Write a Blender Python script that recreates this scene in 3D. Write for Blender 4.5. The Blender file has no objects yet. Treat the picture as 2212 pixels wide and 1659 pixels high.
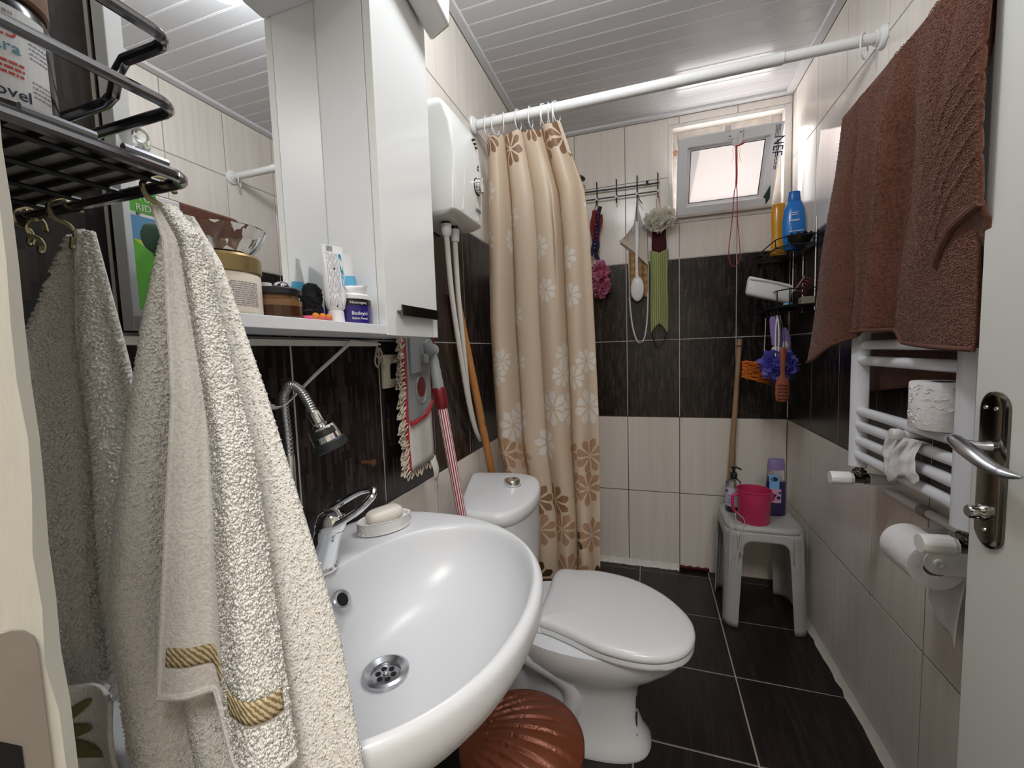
import bpy, bmesh, math, random
from math import sin, cos, pi, radians, sqrt, exp
from mathutils import Vector, Matrix
random.seed(7)
scene = bpy.context.scene
COL = scene.collection

# ------------------------------------------------------------------ camera
CAM = Vector((0.6147, -2.2892, 1.1726))
yaw, pitch, roll = 0.3173, -0.0764, -0.0324
Fv = Vector((-sin(yaw)*cos(pitch), cos(yaw)*cos(pitch), sin(pitch)))
r0 = Vector((cos(yaw), sin(yaw), 0)); u0 = r0.cross(Fv)
Rv = r0*cos(roll)+u0*sin(roll); Uv = -r0*sin(roll)+u0*cos(roll)
cd = bpy.data.cameras.new('camera'); cam = bpy.data.objects.new('camera', cd); COL.objects.link(cam)
cam.matrix_world = Matrix(((Rv.x, Uv.x, -Fv.x, CAM.x), (Rv.y, Uv.y, -Fv.y, CAM.y), (Rv.z, Uv.z, -Fv.z, CAM.z), (0, 0, 0, 1)))
cd.sensor_width = 36; cd.lens = 36*902.51/2212; cd.clip_start = 0.01
scene.camera = cam

# ------------------------------------------------------------------ light and exposure
world = bpy.data.worlds.new('sky'); scene.world = world; world.use_nodes = True
wn = world.node_tree.nodes; bg = wn['Background']
bg.inputs[0].default_value = (1.0, 0.955, 0.945, 1); bg.inputs[1].default_value = 7.5
def light(name, kind, loc, energy, color, **kw):
    l = bpy.data.lights.new(name, kind); l.energy = energy; l.color = color
    for k, v in kw.items(): setattr(l, k, v)
    o = bpy.data.objects.new(name, l); COL.objects.link(o); o.location = loc; return o
def aim(o, d): o.rotation_euler = Vector(d).to_track_quat('-Z', 'Y').to_euler()
bulb = light('lamp_bulb', 'POINT', (0.48, -1.40, 2.19), 12, (0.95, 0.98, 1.0), shadow_soft_size=0.065)
hall = light('hall_ceiling_lamp', 'AREA', (0.95, -2.95, 2.34), 30, (1.0, 0.97, 0.935), shape='DISK', size=0.7)
aim(hall, (0, 0, -1))
sun = light('sun', 'SUN', (0, 3, 4), 11, (1.0, 0.9, 0.86), angle=radians(0.6))
aim(sun, (1.0, -2.0, -0.82))
vs = scene.view_settings
scene.display_settings.display_device = 'sRGB'
vs.view_transform = 'Standard'; vs.look = 'None'; vs.exposure = 0.12; vs.gamma = 1.0; vs.use_curve_mapping = False

# ------------------------------------------------------------------ materials
class NT:
    def __init__(s, name):
        s.m = bpy.data.materials.new(name); s.m.use_nodes = True
        s.t = s.m.node_tree; s.n = s.t.nodes; s.p = s.n['Principled BSDF']; s.out = s.n['Material Output']
    def add(s, typ, **kw):
        x = s.n.new(typ)
        for k, v in kw.items():
            if k.startswith('i_'): x.inputs[k[2:].replace('_', ' ')].default_value = v
            else: setattr(x, k, v)
        return x
    def link(s, a, b): s.t.links.new(a, b)
    def math(s, op, a, b=None, clamp=False):
        x = s.n.new('ShaderNodeMath'); x.operation = op; x.use_clamp = clamp
        for i, v in enumerate((a, b)):
            if v is None: continue
            if isinstance(v, (int, float)): x.inputs[i].default_value = v
            else: s.link(v, x.inputs[i])
        return x.outputs[0]
    def mix(s, fac, a, b):
        x = s.n.new('ShaderNodeMix'); x.data_type = 'RGBA'
        for i, v in ((0, fac), (6, a), (7, b)):
            if isinstance(v, (int, float)): x.inputs[i].default_value = v
            elif isinstance(v, tuple): x.inputs[i].default_value = v if len(v) == 4 else (*v, 1)
            else: s.link(v, x.inputs[i])
        return x.outputs[2]
    def ramp(s, fac, stops, interp='LINEAR'):
        x = s.n.new('ShaderNodeValToRGB'); x.color_ramp.interpolation = interp
        e = x.color_ramp.elements
        while len(e) < len(stops): e.new(0.5)
        for k, (p, c) in zip(e, stops): k.position = p; k.color = (*c, 1)
        s.link(fac, x.inputs[0]); return x.outputs[0]
    def noise(s, vec, scale, detail=3, rough=0.5):
        x = s.n.new('ShaderNodeTexNoise'); x.inputs['Scale'].default_value = scale
        x.inputs['Detail'].default_value = detail; x.inputs['Roughness'].default_value = rough
        if vec is not None: s.link(vec, x.inputs['Vector'])
        return x
    def coords(s, kind='Object', scale=(1, 1, 1), rnd=False):
        tc = s.n.new('ShaderNodeTexCoord'); mp = s.n.new('ShaderNodeMapping')
        mp.inputs['Scale'].default_value = scale; v = tc.outputs[kind]
        if rnd:
            oi = s.n.new('ShaderNodeObjectInfo'); a = s.n.new('ShaderNodeVectorMath'); a.operation = 'ADD'
            c = s.n.new('ShaderNodeCombineXYZ'); k = s.math('MULTIPLY', oi.outputs['Random'], 37.0)
            for i in range(3): s.link(k, c.inputs[i])
            s.link(v, a.inputs[0]); s.link(c.outputs[0], a.inputs[1]); v = a.outputs[0]
        s.link(v, mp.inputs['Vector']); return mp.outputs[0]
    def bump(s, h, strength=0.2, dist=0.002):
        b = s.n.new('ShaderNodeBump'); b.inputs['Strength'].default_value = strength; b.inputs['Distance'].default_value = dist
        s.link(h, b.inputs['Height']); s.link(b.outputs[0], s.p.inputs['Normal'])

def mat(name, col, rough=0.5, metal=0.0, bump=0.0, bscale=40, var=0.0, vscale=8, **kw):
    t = NT(name); p = t.p
    p.inputs['Base Color'].default_value = (*col, 1); p.inputs['Roughness'].default_value = rough; p.inputs['Metallic'].default_value = metal
    for k, v in kw.items(): p.inputs[k.replace('_', ' ')].default_value = v
    co = t.coords() if (bump or var) else None
    if var:
        n = t.noise(co, vscale, 4)
        t.link(t.mix(n.outputs['Fac'], tuple(c*(1-var) for c in col), tuple(min(1, c*(1+var)) for c in col)), p.inputs['Base Color'])
    if bump:
        n = t.noise(co, bscale, 3); t.bump(n.outputs['Fac'], bump, 0.004)
    return t.m

def m_light_tile():
    t = NT('cream_streaked_tile')
    co = t.coords(scale=(45, 45, 1.6), rnd=True)
    n = t.noise(co, 1.0, 5, 0.65); n2 = t.noise(t.coords(scale=(5, 5, 1.2), rnd=True), 1.0, 2)
    f = t.math('ADD', t.math('MULTIPLY', n.outputs['Fac'], 0.6), t.math('MULTIPLY', n2.outputs['Fac'], 0.4))
    c = t.ramp(f, [(0.25, (0.67, 0.605, 0.535)), (0.5, (0.765, 0.71, 0.65)), (0.75, (0.83, 0.785, 0.735))])
    t.link(c, t.p.inputs['Base Color']); t.p.inputs['Roughness'].default_value = 0.22
    t.bump(n.outputs['Fac'], 0.05, 0.001); return t.m
def m_dark_tile(name, floor=False):
    t = NT(name)
    co = t.coords(rnd=False); sp = t.n.new('ShaderNodeSeparateXYZ'); t.link(co, sp.inputs[0])
    oi = t.n.new('ShaderNodeObjectInfo')
    cb = t.n.new('ShaderNodeCombineXYZ')
    h = t.math('ADD', sp.outputs[0], sp.outputs[1]) if not floor else sp.outputs[0]
    vv = sp.outputs[2] if not floor else sp.outputs[1]
    t.link(t.math('ADD', vv, t.math('MULTIPLY', oi.outputs['Random'], 9.0)), cb.inputs[0])
    t.link(t.math('ADD', h, t.math('MULTIPLY', oi.outputs['Random'], 5.0)), cb.inputs[1])
    def bars(w, hgt, c1, c2, bias):
        b = t.add('ShaderNodeTexBrick', offset=0.37, offset_frequency=2, squash=1.0)
        b.inputs['Color1'].default_value = (*c1, 1); b.inputs['Color2'].default_value = (*c2, 1)
        b.inputs['Scale'].default_value = 1; b.inputs['Mortar Size'].default_value = 0.0
        b.inputs['Bias'].default_value = bias; b.inputs['Brick Width'].default_value = w; b.inputs['Row Height'].default_value = hgt
        t.link(cb.outputs[0], b.inputs['Vector']); return b.outputs['Color']
    if not floor:
        a = bars(0.052, 0.0075, (0.009, 0.0065, 0.0062), (0.080, 0.062, 0.058), -0.30)
        b2 = bars(0.11, 0.021, (0.55, 0.5, 0.5), (1.25, 1.2, 1.2), 0.0)
    else:
        a = bars(0.10, 0.006, (0.007, 0.0050, 0.0045), (0.045, 0.033, 0.029), -0.45)
        b2 = bars(0.2, 0.03, (0.6, 0.55, 0.55), (1.1, 1.05, 1.05), 0.0)
    mx = t.n.new('ShaderNodeMix'); mx.data_type = 'RGBA'; mx.blend_type = 'MULTIPLY'; mx.inputs[0].default_value = 1
    t.link(a, mx.inputs[6]); t.link(b2, mx.inputs[7])
    n = t.noise(t.coords(scale=(200, 200, 30) if not floor else (160, 14, 1), rnd=True), 1.0, 4, 0.7)
    c = t.mix(t.math('MULTIPLY', n.outputs['Fac'], 0.55), mx.outputs[2], (0.014, 0.0105, 0.0100))
    t.link(c, t.p.inputs['Base Color']); t.p.inputs['Roughness'].default_value = 0.24 if not floor else 0.38
    t.p.inputs['Specular IOR Level'].default_value = 0.4
    t.bump(n.outputs['Fac'], 0.08, 0.001); return t.m
def m_grout():
    t = NT('grout')
    tc = t.n.new('ShaderNodeTexCoord'); sp = t.n.new('ShaderNodeSeparateXYZ'); t.link(tc.outputs['Object'], sp.inputs[0])
    f = t.math('DIVIDE', sp.outputs[2], 2.4)
    c = t.ramp(f, [(0.0, (0.075, 0.052, 0.036)), (0.8125/2.4, (0.66, 0.61, 0.58)), (1.613/2.4, (0.36, 0.34, 0.32))], 'CONSTANT')
    n = t.noise(t.coords(), 30, 4)
    t.link(t.mix(t.math('MULTIPLY', n.outputs['Fac'], 0.5), c, (0.2, 0.17, 0.15)), t.p.inputs['Base Color'])
    t.p.inputs['Roughness'].default_value = 0.9; return t.m
def m_slat():
    t = NT('silver_white_pvc'); n = t.noise(t.coords(scale=(1.0, 12, 1), rnd=True), 1.0, 2)
    t.link(t.mix(n.outputs['Fac'], (0.56, 0.56, 0.585), (0.61, 0.61, 0.63)), t.p.inputs['Base Color'])
    t.p.inputs['Roughness'].default_value = 0.2; t.p.inputs['Specular IOR Level'].default_value = 0.6; return t.m
def m_terry(name, col, dark, scale=260, strength=0.9):
    t = NT(name); co = t.coords(); n = t.noise(co, scale, 2, 0.6); n2 = t.noise(co, 14, 3)
    f = t.math('ADD', t.math('MULTIPLY', n.outputs['Fac'], 0.7), t.math('MULTIPLY', n2.outputs['Fac'], 0.3))
    t.link(t.ramp(f, [(0.36, dark), (0.56, col)]), t.p.inputs['Base Color'])
    t.p.inputs['Roughness'].default_value = 1.0; t.p.inputs['Specular IOR Level'].default_value = 0.1
    t.p.inputs['Sheen Weight'].default_value = 0.25
    t.bump(n.outputs['Fac'], strength, 0.003); return t.m
def m_curtain():
    t = NT('flower_print_curtain')
    tc = t.n.new('ShaderNodeTexCoord'); uv = tc.outputs['UV']          # uv in metres of cloth
    sp = t.n.new('ShaderNodeSeparateXYZ'); t.link(uv, sp.inputs[0]); V = sp.outputs[1]
    def flowers(cell, R, rnd, seed, stretch=1.0):
        mp = t.n.new('ShaderNodeMapping'); mp.inputs['Location'].default_value = (seed, seed*1.7, 0); t.link(uv, mp.inputs['Vector'])
        v = t.add('ShaderNodeTexVoronoi', voronoi_dimensions='2D'); v.inputs['Scale'].default_value = 1/cell; v.inputs['Randomness'].default_value = rnd
        t.link(mp.outputs[0], v.inputs['Vector'])
        d = t.n.new('ShaderNodeVectorMath'); d.operation = 'SUBTRACT'; t.link(mp.outputs[0], d.inputs[0])
        t.link(v.outputs['Position'], d.inputs[1])
        s2 = t.n.new('ShaderNodeSeparateXYZ'); t.link(d.outputs[0], s2.inputs[0])
        r = t.math('SQRT', t.math('ADD', t.math('MULTIPLY', s2.outputs[0], s2.outputs[0]), t.math('MULTIPLY', s2.outputs[1], s2.outputs[1])))
        cs = t.n.new('ShaderNodeSeparateXYZ'); t.link(v.outputs['Color'], cs.inputs[0])
        th = t.math('ADD', t.math('ARCTAN2', s2.outputs[1], s2.outputs[0]), t.math('MULTIPLY', cs.outputs[0], 6.28))
        pet = t.math('ABSOLUTE', t.math('COSINE', t.math('MULTIPLY', th, 4.0)))
        # petal: a drop that widens outwards, eight to a flower
        rr = t.math('DIVIDE', r, R)
        need = t.math('SUBTRACT', 0.86, t.math('MULTIPLY', rr, 0.75))      # angular threshold shrinks with radius
        tip = t.math('ADD', 0.70, t.math('MULTIPLY', t.math('POWER', pet, 1.5), 0.30))
        m = t.math('MULTIPLY', t.math('GREATER_THAN', pet, need), t.math('LESS_THAN', rr, tip))
        m = t.math('MULTIPLY', m, t.math('GREATER_THAN', rr, 0.16))
        return m, cs.outputs[1], t.math('SUBTRACT', V, s2.outputs[1])
    cloth = (0.69, 0.56, 0.43)
    m1, c1, V1 = flowers(0.175, 0.044, 0.8, 0.3)
    m2, c2, V2 = flowers(0.145, 0.064, 0.7, 3.1)
    hi = t.math('GREATER_THAN', V1, 1.0); lo = t.math('LESS_THAN', V2, 0.74)
    lowcol = t.ramp(V2, [(0.0, (0.040, 0.020, 0.016)), (0.42, (0.055, 0.026, 0.018)), (0.54, (0.22, 0.11, 0.06)), (0.62, (0.50, 0.28, 0.16)), (0.72, (0.58, 0.36, 0.23))])
    altc = t.mix(t.math('GREATER_THAN', c2, 0.55), lowcol, (0.46, 0.27, 0.17))
    top = t.math('GREATER_THAN', V2, 1.80)
    base = t.mix(t.math('MULTIPLY', m1, t.math('MULTIPLY', hi, t.math('LESS_THAN', V1, 1.72))), cloth, (0.80, 0.77, 0.71))
    base = t.mix(t.math('MULTIPLY', m2, lo), base, altc)
    base = t.mix(t.math('MULTIPLY', m2, top), base, (0.22, 0.12, 0.07))
    midf = t.math('MULTIPLY', m2, t.math('MULTIPLY', t.math('GREATER_THAN', V2, 0.74), t.math('LESS_THAN', V2, 0.95)))
    base = t.mix(midf, base, (0.80, 0.77, 0.72))
    t.link(base, t.p.inputs['Base Color']); t.p.inputs['Roughness'].default_value = 0.45
    tr = t.n.new('ShaderNodeBsdfTranslucent'); t.link(t.mix(0.6, base, (0.70, 0.46, 0.15)), tr.inputs[0])
    ms = t.n.new('ShaderNodeMixShader'); ms.inputs[0].default_value = 0.36
    t.link(t.p.outputs[0], ms.inputs[1]); t.link(tr.outputs[0], ms.inputs[2]); t.link(ms.outputs[0], t.out.inputs[0])
    return t.m
def m_glass(name, col=(1, 1, 1), rough=0.0, ior=1.45):
    return mat(name, col, rough, 0, Transmission_Weight=1.0, IOR=ior)
def m_frosted():
    t = NT('frosted_window_glass'); tr = t.n.new('ShaderNodeBsdfTranslucent'); tr.inputs[0].default_value = (0.24, 0.235, 0.232, 1)
    gl = t.n.new('ShaderNodeBsdfGlossy'); gl.inputs['Roughness'].default_value = 0.2
    n = t.noise(t.coords(), 60, 3); b = t.n.new('ShaderNodeBump'); b.inputs['Strength'].default_value = 0.3; b.inputs['Distance'].default_value = 0.002
    t.link(n.outputs['Fac'], b.inputs['Height']); t.link(b.outputs[0], gl.inputs['Normal'])
    ms = t.n.new('ShaderNodeMixShader'); ms.inputs[0].default_value = 0.05
    t.link(tr.outputs[0], ms.inputs[1]); t.link(gl.outputs[0], ms.inputs[2])
    tp = t.n.new('ShaderNodeBsdfTransparent'); tp.inputs[0].default_value = (0.9, 0.87, 0.865, 1); m2 = t.n.new('ShaderNodeMixShader'); m2.inputs[0].default_value = 0.16
    t.link(ms.outputs[0], m2.inputs[1]); t.link(tp.outputs[0], m2.inputs[2]); t.link(m2.outputs[0], t.out.inputs[0]); return t.m
def m_stripes():
    t = NT('red_white_striped_tube'); tc = t.n.new('ShaderNodeTexCoord'); sp = t.n.new('ShaderNodeSeparateXYZ'); t.link(tc.outputs['UV'], sp.inputs[0])
    f = t.math('GREATER_THAN', t.math('FRACT', t.math('MULTIPLY', sp.outputs[0], 13.0)), 0.5)
    t.link(t.mix(f, (0.36, 0.03, 0.045), (0.78, 0.72, 0.72)), t.p.inputs['Base Color']); t.p.inputs['Roughness'].default_value = 0.3; return t.m
def m_knit(name, a, b, scale=190):
    t = NT(name); co = t.coords(); w = t.add('ShaderNodeTexWave', wave_type='BANDS', bands_direction='X'); w.inputs['Scale'].default_value = scale/6.28; w.inputs['Distortion'].default_value = 1.2
    t.link(co, w.inputs['Vector']); n = t.noise(co, 220, 2)
    f = t.math('MULTIPLY', t.math('ADD', w.outputs['Fac'], n.outputs['Fac']), 0.5)
    t.link(t.ramp(f, [(0.25, a), (0.6, b)]), t.p.inputs['Base Color']); t.p.inputs['Roughness'].default_value = 0.95
    t.bump(f, 0.8, 0.003); return t.m
def m_gold():
    t = NT('gold_braid'); co = t.coords(scale=(1, 1, 1)); w = t.add('ShaderNodeTexWave', wave_type='BANDS', bands_direction='DIAGONAL'); w.inputs['Scale'].default_value = 120; w.inputs['Distortion'].default_value = 2.5; w.inputs['Detail Scale'].default_value = 3
    t.link(co, w.inputs['Vector']); t.link(t.ramp(w.outputs['Fac'], [(0.2, (0.24, 0.17, 0.07)), (0.7, (0.60, 0.50, 0.32))]), t.p.inputs['Base Color'])
    t.p.inputs['Roughness'].default_value = 0.6; t.bump(w.outputs['Fac'], 0.4, 0.002); return t.m
def m_net(name, col):
    t = NT(name); t.p.inputs['Base Color'].default_value = (*col, 1); t.p.inputs['Roughness'].default_value = 0.5
    tr = t.n.new('ShaderNodeBsdfTranslucent'); tr.inputs[0].default_value = (*col, 1); ms = t.n.new('ShaderNodeMixShader'); ms.inputs[0].default_value = 0.5
    t.link(t.p.outputs[0], ms.inputs[1]); t.link(tr.outputs[0], ms.inputs[2]); t.link(ms.outputs[0], t.out.inputs[0]); return t.m
def m_wood(name, a, b):
    t = NT(name); n = t.noise(t.coords(scale=(90, 90, 5)), 1.0, 4)
    t.link(t.mix(n.outputs['Fac'], a, b), t.p.inputs['Base Color']); t.p.inputs['Roughness'].default_value = 0.55; return t.m
def m_jamb():
    t = NT('old_cream_paint'); co = t.coords(); n = t.noise(t.coords(scale=(1, 1, 0.25)), 28, 5, 0.7); n2 = t.noise(co, 9, 2)
    c = t.mix(n2.outputs['Fac'], (0.63, 0.60, 0.52), (0.68, 0.655, 0.585))
    c = t.mix(t.math('MULTIPLY', t.math('GREATER_THAN', n.outputs['Fac'], 0.645), 0.55), c, (0.38, 0.26, 0.13))
    t.link(c, t.p.inputs['Base Color']); t.p.inputs['Roughness'].default_value = 0.45; t.bump(n.outputs['Fac'], 0.3, 0.003); return t.m

MT = dict(
    light_tile=m_light_tile(), dark_tile=m_dark_tile('dark_bar_mosaic_tile'), floor_tile=m_dark_tile('dark_floor_tile', True),
    grout=m_grout(), floor_grout=mat('floor_grout', (0.36, 0.30, 0.25), 0.9, var=0.35, vscale=12), slat=m_slat(),
    groove=mat('bright_groove', (0.90, 0.90, 0.92), 0.25), trim=mat('white_trim', (0.66, 0.66, 0.68), 0.3),
    caulk=mat('dirty_caulk', (0.55, 0.52, 0.47), 0.8, bump=0.4, var=0.3), plaster=mat('patched_plaster', (0.70, 0.67, 0.63), 0.85, bump=0.6, bscale=45, var=0.15, vscale=20),
    lacquer=mat('white_lacquer', (0.78, 0.80, 0.83), 0.34), gloss=mat('white_gloss_front', (0.80, 0.81, 0.805), 0.10),
    mirror=mat('mirror_silver', (0.93, 0.94, 0.94), 0.0, 1.0), ceramic=mat('white_ceramic', (0.70, 0.71, 0.735), 0.30),
    seat=mat('white_seat_plastic', (0.70, 0.71, 0.73), 0.25), chrome=mat('chrome', (0.78, 0.79, 0.80), 0.08, 1.0), steel=mat('brushed_steel', (0.50, 0.51, 0.54), 0.28, 1.0),
    darkchrome=mat('dark_bronze_metal', (0.20, 0.18, 0.155), 0.16, 1.0), black=mat('black_plastic', (0.012, 0.012, 0.013), 0.35), blackwire=mat('black_wire', (0.012, 0.012, 0.014), 0.3),
    void=mat('black_void', (0.003, 0.003, 0.003), 0.9), rubber=mat('dark_rubber', (0.02, 0.022, 0.026), 0.5, bump=0.2),
    white=mat('white_plastic', (0.80, 0.80, 0.80), 0.3), offwhite=mat('offwhite_plastic', (0.76, 0.765, 0.74), 0.22), paint=mat('white_enamel', (0.80, 0.81, 0.86), 0.18),
    pipe=mat('white_pipe', (0.72, 0.70, 0.66), 0.35), hose=mat('white_hose', (0.72, 0.70, 0.66), 0.4),
    terry=m_terry('white_terry', (0.84, 0.82, 0.775), (0.70, 0.67, 0.62)), terryflat=m_terry('woven_white_terry', (0.76, 0.73, 0.695), (0.62, 0.585, 0.55), 400, 0.4),
    pile=mat('white_terry_loops', (0.88, 0.865, 0.825), 0.95), gold=m_gold(), olive=mat('olive_embroidery', (0.19, 0.16, 0.07), 0.8, bump=0.6, bscale=250),
    brown=m_terry('brown_velour_terry', (0.135, 0.054, 0.034), (0.07, 0.025, 0.015), 170, 0.6), brownpile=mat('brown_terry_loops', (0.165, 0.066, 0.041), 0.95, Sheen_Weight=0.2), brownhem=mat('brown_hem', (0.11, 0.042, 0.026), 0.9, bump=0.5, bscale=300),
    curtain=m_curtain(), frosted=m_frosted(), pvc=mat('white_pvc_frame', (0.72, 0.735, 0.76), 0.3, var=0.06), pvcdirty=mat('dirty_pvc', (0.50, 0.45, 0.40), 0.6, var=0.4, vscale=25),
    foam=mat('brown_foam', (0.35, 0.15, 0.07), 0.9, bump=1.0), redcord=mat('red_cord', (0.42, 0.045, 0.045), 0.8), redwax=mat('dark_red_rubber', (0.10, 0.008, 0.018), 0.7),
    copper=mat('copper_brown_plastic', (0.17, 0.045, 0.017), 0.36, 0.35, var=0.2, vscale=20), door=mat('painted_door', (0.70, 0.705, 0.67), 0.4, bump=0.08, bscale=25), jamb=m_jamb(),
    plate=mat('grey_strike_plate', (0.33, 0.29, 0.245), 0.5, 0.3, var=0.15, vscale=40), stool=mat('grey_stool_plastic', (0.42, 0.425, 0.415), 0.4, var=0.18, vscale=14, bump=0.1),
    pink=mat('pink_plastic', (0.52, 0.035, 0.115), 0.35), pinknet=m_net('pink_net', (0.80, 0.33, 0.52)), creamnet=m_net('cream_net', (0.95, 0.93, 0.86)),
    violetnet=m_net('violet_net', (0.20, 0.19, 0.70)), orangenet=mat('orange_net', (0.60, 0.15, 0.012), 0.6), lilac=mat('lilac_sponge', (0.26, 0.17, 0.42), 0.8, bump=0.8, bscale=150),
    knit_green=m_knit('green_knit', (0.18, 0.22, 0.075), (0.42, 0.48, 0.21)), knit_red=m_knit('dark_red_knit', (0.03, 0.004, 0.006), (0.08, 0.01, 0.014)),
    crochet_red=m_knit('red_crochet', (0.14, 0.012, 0.01), (0.34, 0.035, 0.025), 300), crochet_black=m_knit('black_crochet', (0.006, 0.006, 0.012), (0.03, 0.022, 0.06), 300), violetyarn=mat('violet_yarn', (0.14, 0.09, 0.42), 0.9),
    linen=mat('beige_linen', (0.66, 0.59, 0.52), 0.95, bump=0.5, bscale=300), loofah=m_knit('tan_loofah', (0.24, 0.13, 0.05), (0.44, 0.27, 0.12), 60), tape=mat('white_tape', (0.74, 0.70, 0.66), 0.8),
    broomwood=m_wood('pale_broom_wood', (0.29, 0.17, 0.09), (0.40, 0.25, 0.14)), orangewood=m_wood('orange_stick_wood', (0.34, 0.135, 0.035), (0.46, 0.20, 0.06)), brushwood=m_wood('red_brown_brush', (0.22, 0.05, 0.022), (0.36, 0.10, 0.05)),
    yellow=mat('yellow_bottle', (0.72, 0.33, 0.012), 0.2), blue=mat('blue_bottle', (0.012, 0.20, 0.66), 0.22), bluecap=mat('blue_cap', (0.01, 0.16, 0.55), 0.3), bluelight=mat('light_blue_print', (0.20, 0.47, 0.80), 0.4),
    clear=m_glass('clear_plastic', (0.93, 0.91, 0.95), 0.08), glass=m_glass('clear_glass', (0.97, 0.99, 0.98), 0.0), lilaccap=mat('lilac_cap', (0.27, 0.20, 0.46), 0.3), violetliquid=mat('violet_liquid', (0.05, 0.035, 0.20), 0.15), darkviolet=mat('dark_violet_liquid', (0.03, 0.02, 0.07), 0.15),
    lilaclabel=mat('lilac_label', (0.62, 0.56, 0.74), 0.5), pinklabel=mat('pink_label', (0.62, 0.36, 0.52), 0.5), navy=mat('navy_print', (0.012, 0.016, 0.06), 0.5), whitelabel=mat('white_label', (0.78, 0.79, 0.81), 0.45),
    redprint=mat('red_print', (0.55, 0.06, 0.05), 0.5), blueprint=mat('blue_print', (0.10, 0.30, 0.45), 0.5), greyprint=mat('grey_print', (0.30, 0.30, 0.36), 0.6), amber=mat('amber_liquid', (0.055, 0.020, 0.007), 0.15), amberlight=mat('pale_amber', (0.20, 0.105, 0.045), 0.2),
    creamjar=mat('cream_jar', (0.74, 0.66, 0.57), 0.35), goldlid=mat('old_gold_lid', (0.28, 0.20, 0.085), 0.35, 0.6), indigo=mat('indigo_jar', (0.028, 0.018, 0.16), 0.18), jarblack=mat('black_jar_band', (0.01, 0.01, 0.013), 0.3), scrunchie=mat('black_cloth', (0.006, 0.006, 0.007), 0.95, bump=1.0, bscale=120),
    hairpink=mat('pink_bobble', (0.72, 0.10, 0.20), 0.6), orangebead=mat('orange_bobble', (0.72, 0.24, 0.02), 0.6), teal=mat('teal_print', (0.02, 0.25, 0.38), 0.4), sky=mat('sky_blue_print', (0.12, 0.46, 0.72), 0.4),
    greenbox=mat('green_pack', (0.11, 0.42, 0.05), 0.4), limepack=mat('lime_pack', (0.45, 0.55, 0.06), 0.4), darkgreen=mat('dark_green_print', (0.008, 0.045, 0.02), 0.4), skypack=mat('sky_pack', (0.11, 0.30, 0.52), 0.4), brownlid=mat('brown_lid', (0.20, 0.10, 0.055), 0.4), blackbottle=mat('black_bottle', (0.012, 0.01, 0.014), 0.2),
    fringe=mat('cotton_fringe', (0.62, 0.54, 0.44), 0.95), mopcloth=mat('mop_backing_cloth', (0.58, 0.56, 0.535), 0.9, bump=0.3, bscale=200, var=0.1), redtrim=mat('red_binding', (0.40, 0.02, 0.03), 0.8), greyplastic=mat('grey_mop_plastic', (0.26, 0.275, 0.28), 0.4), redplastic=mat('dark_red_plastic', (0.15, 0.005, 0.010), 0.35),
    stripes=m_stripes(), socket=mat('ivory_socket', (0.72, 0.68, 0.54), 0.35), rust=mat('rusty_bolt', (0.16, 0.07, 0.035), 0.7, 0.5, bump=0.8), paper=mat('tissue_paper', (0.82, 0.80, 0.81), 0.95, bump=0.5, bscale=90), soap=mat('cream_soap', (0.78, 0.74, 0.66), 0.4), dish=mat('white_dimpled_dish', (0.80, 0.79, 0.77), 0.35),
    twine=mat('beige_twine', (0.50, 0.42, 0.34), 0.9), rack=mat('chromed_black_rack', (0.30, 0.30, 0.32), 0.14, 1.0), brass=mat('old_brass_hook', (0.45, 0.40, 0.25), 0.25, 1.0), hallwall=mat('hall_paint', (0.72, 0.69, 0.62), 0.7), hallfloor=mat('hall_floor', (0.35, 0.27, 0.2), 0.5), combred=mat('dark_red_comb', (0.10, 0.012, 0.012), 0.4), greyliner=mat('grey_liner', (0.30, 0.29, 0.28), 0.6, var=0.5, vscale=30), beigeblock=mat('beige_block', (0.30, 0.25, 0.2), 0.7))
# ------------------------------------------------------------------ geometry helpers
V3 = Vector
def NB(): return bmesh.new()
def box(bm, x0, x1, y0, y1, z0, z1):
    v = [bm.verts.new((x, y, z)) for x in (x0, x1) for y in (y0, y1) for z in (z0, z1)]
    for f in ((0, 1, 3, 2), (4, 6, 7, 5), (0, 4, 5, 1), (2, 3, 7, 6), (0, 2, 6, 4), (1, 5, 7, 3)): bm.faces.new([v[i] for i in f])
    return v
def frames(pts, closed=False):
    n = len(pts); T = []
    for i in range(n):
        a = pts[i-1] if (i > 0 or closed) else pts[i]; b = pts[(i+1) % n] if (i < n-1 or closed) else pts[i]
        T.append((V3(b)-V3(a)).normalized())
    up = V3((0, 0, 1)) if abs(T[0].z) < 0.9 else V3((1, 0, 0))
    N = (up-T[0]*up.dot(T[0])).normalized(); out = []
    for t in T:
        N = (N-t*N.dot(t)); N = N.normalized() if N.length > 1e-6 else t.orthogonal().normalized()
        out.append((t, N, t.cross(N)))
    return out
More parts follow.
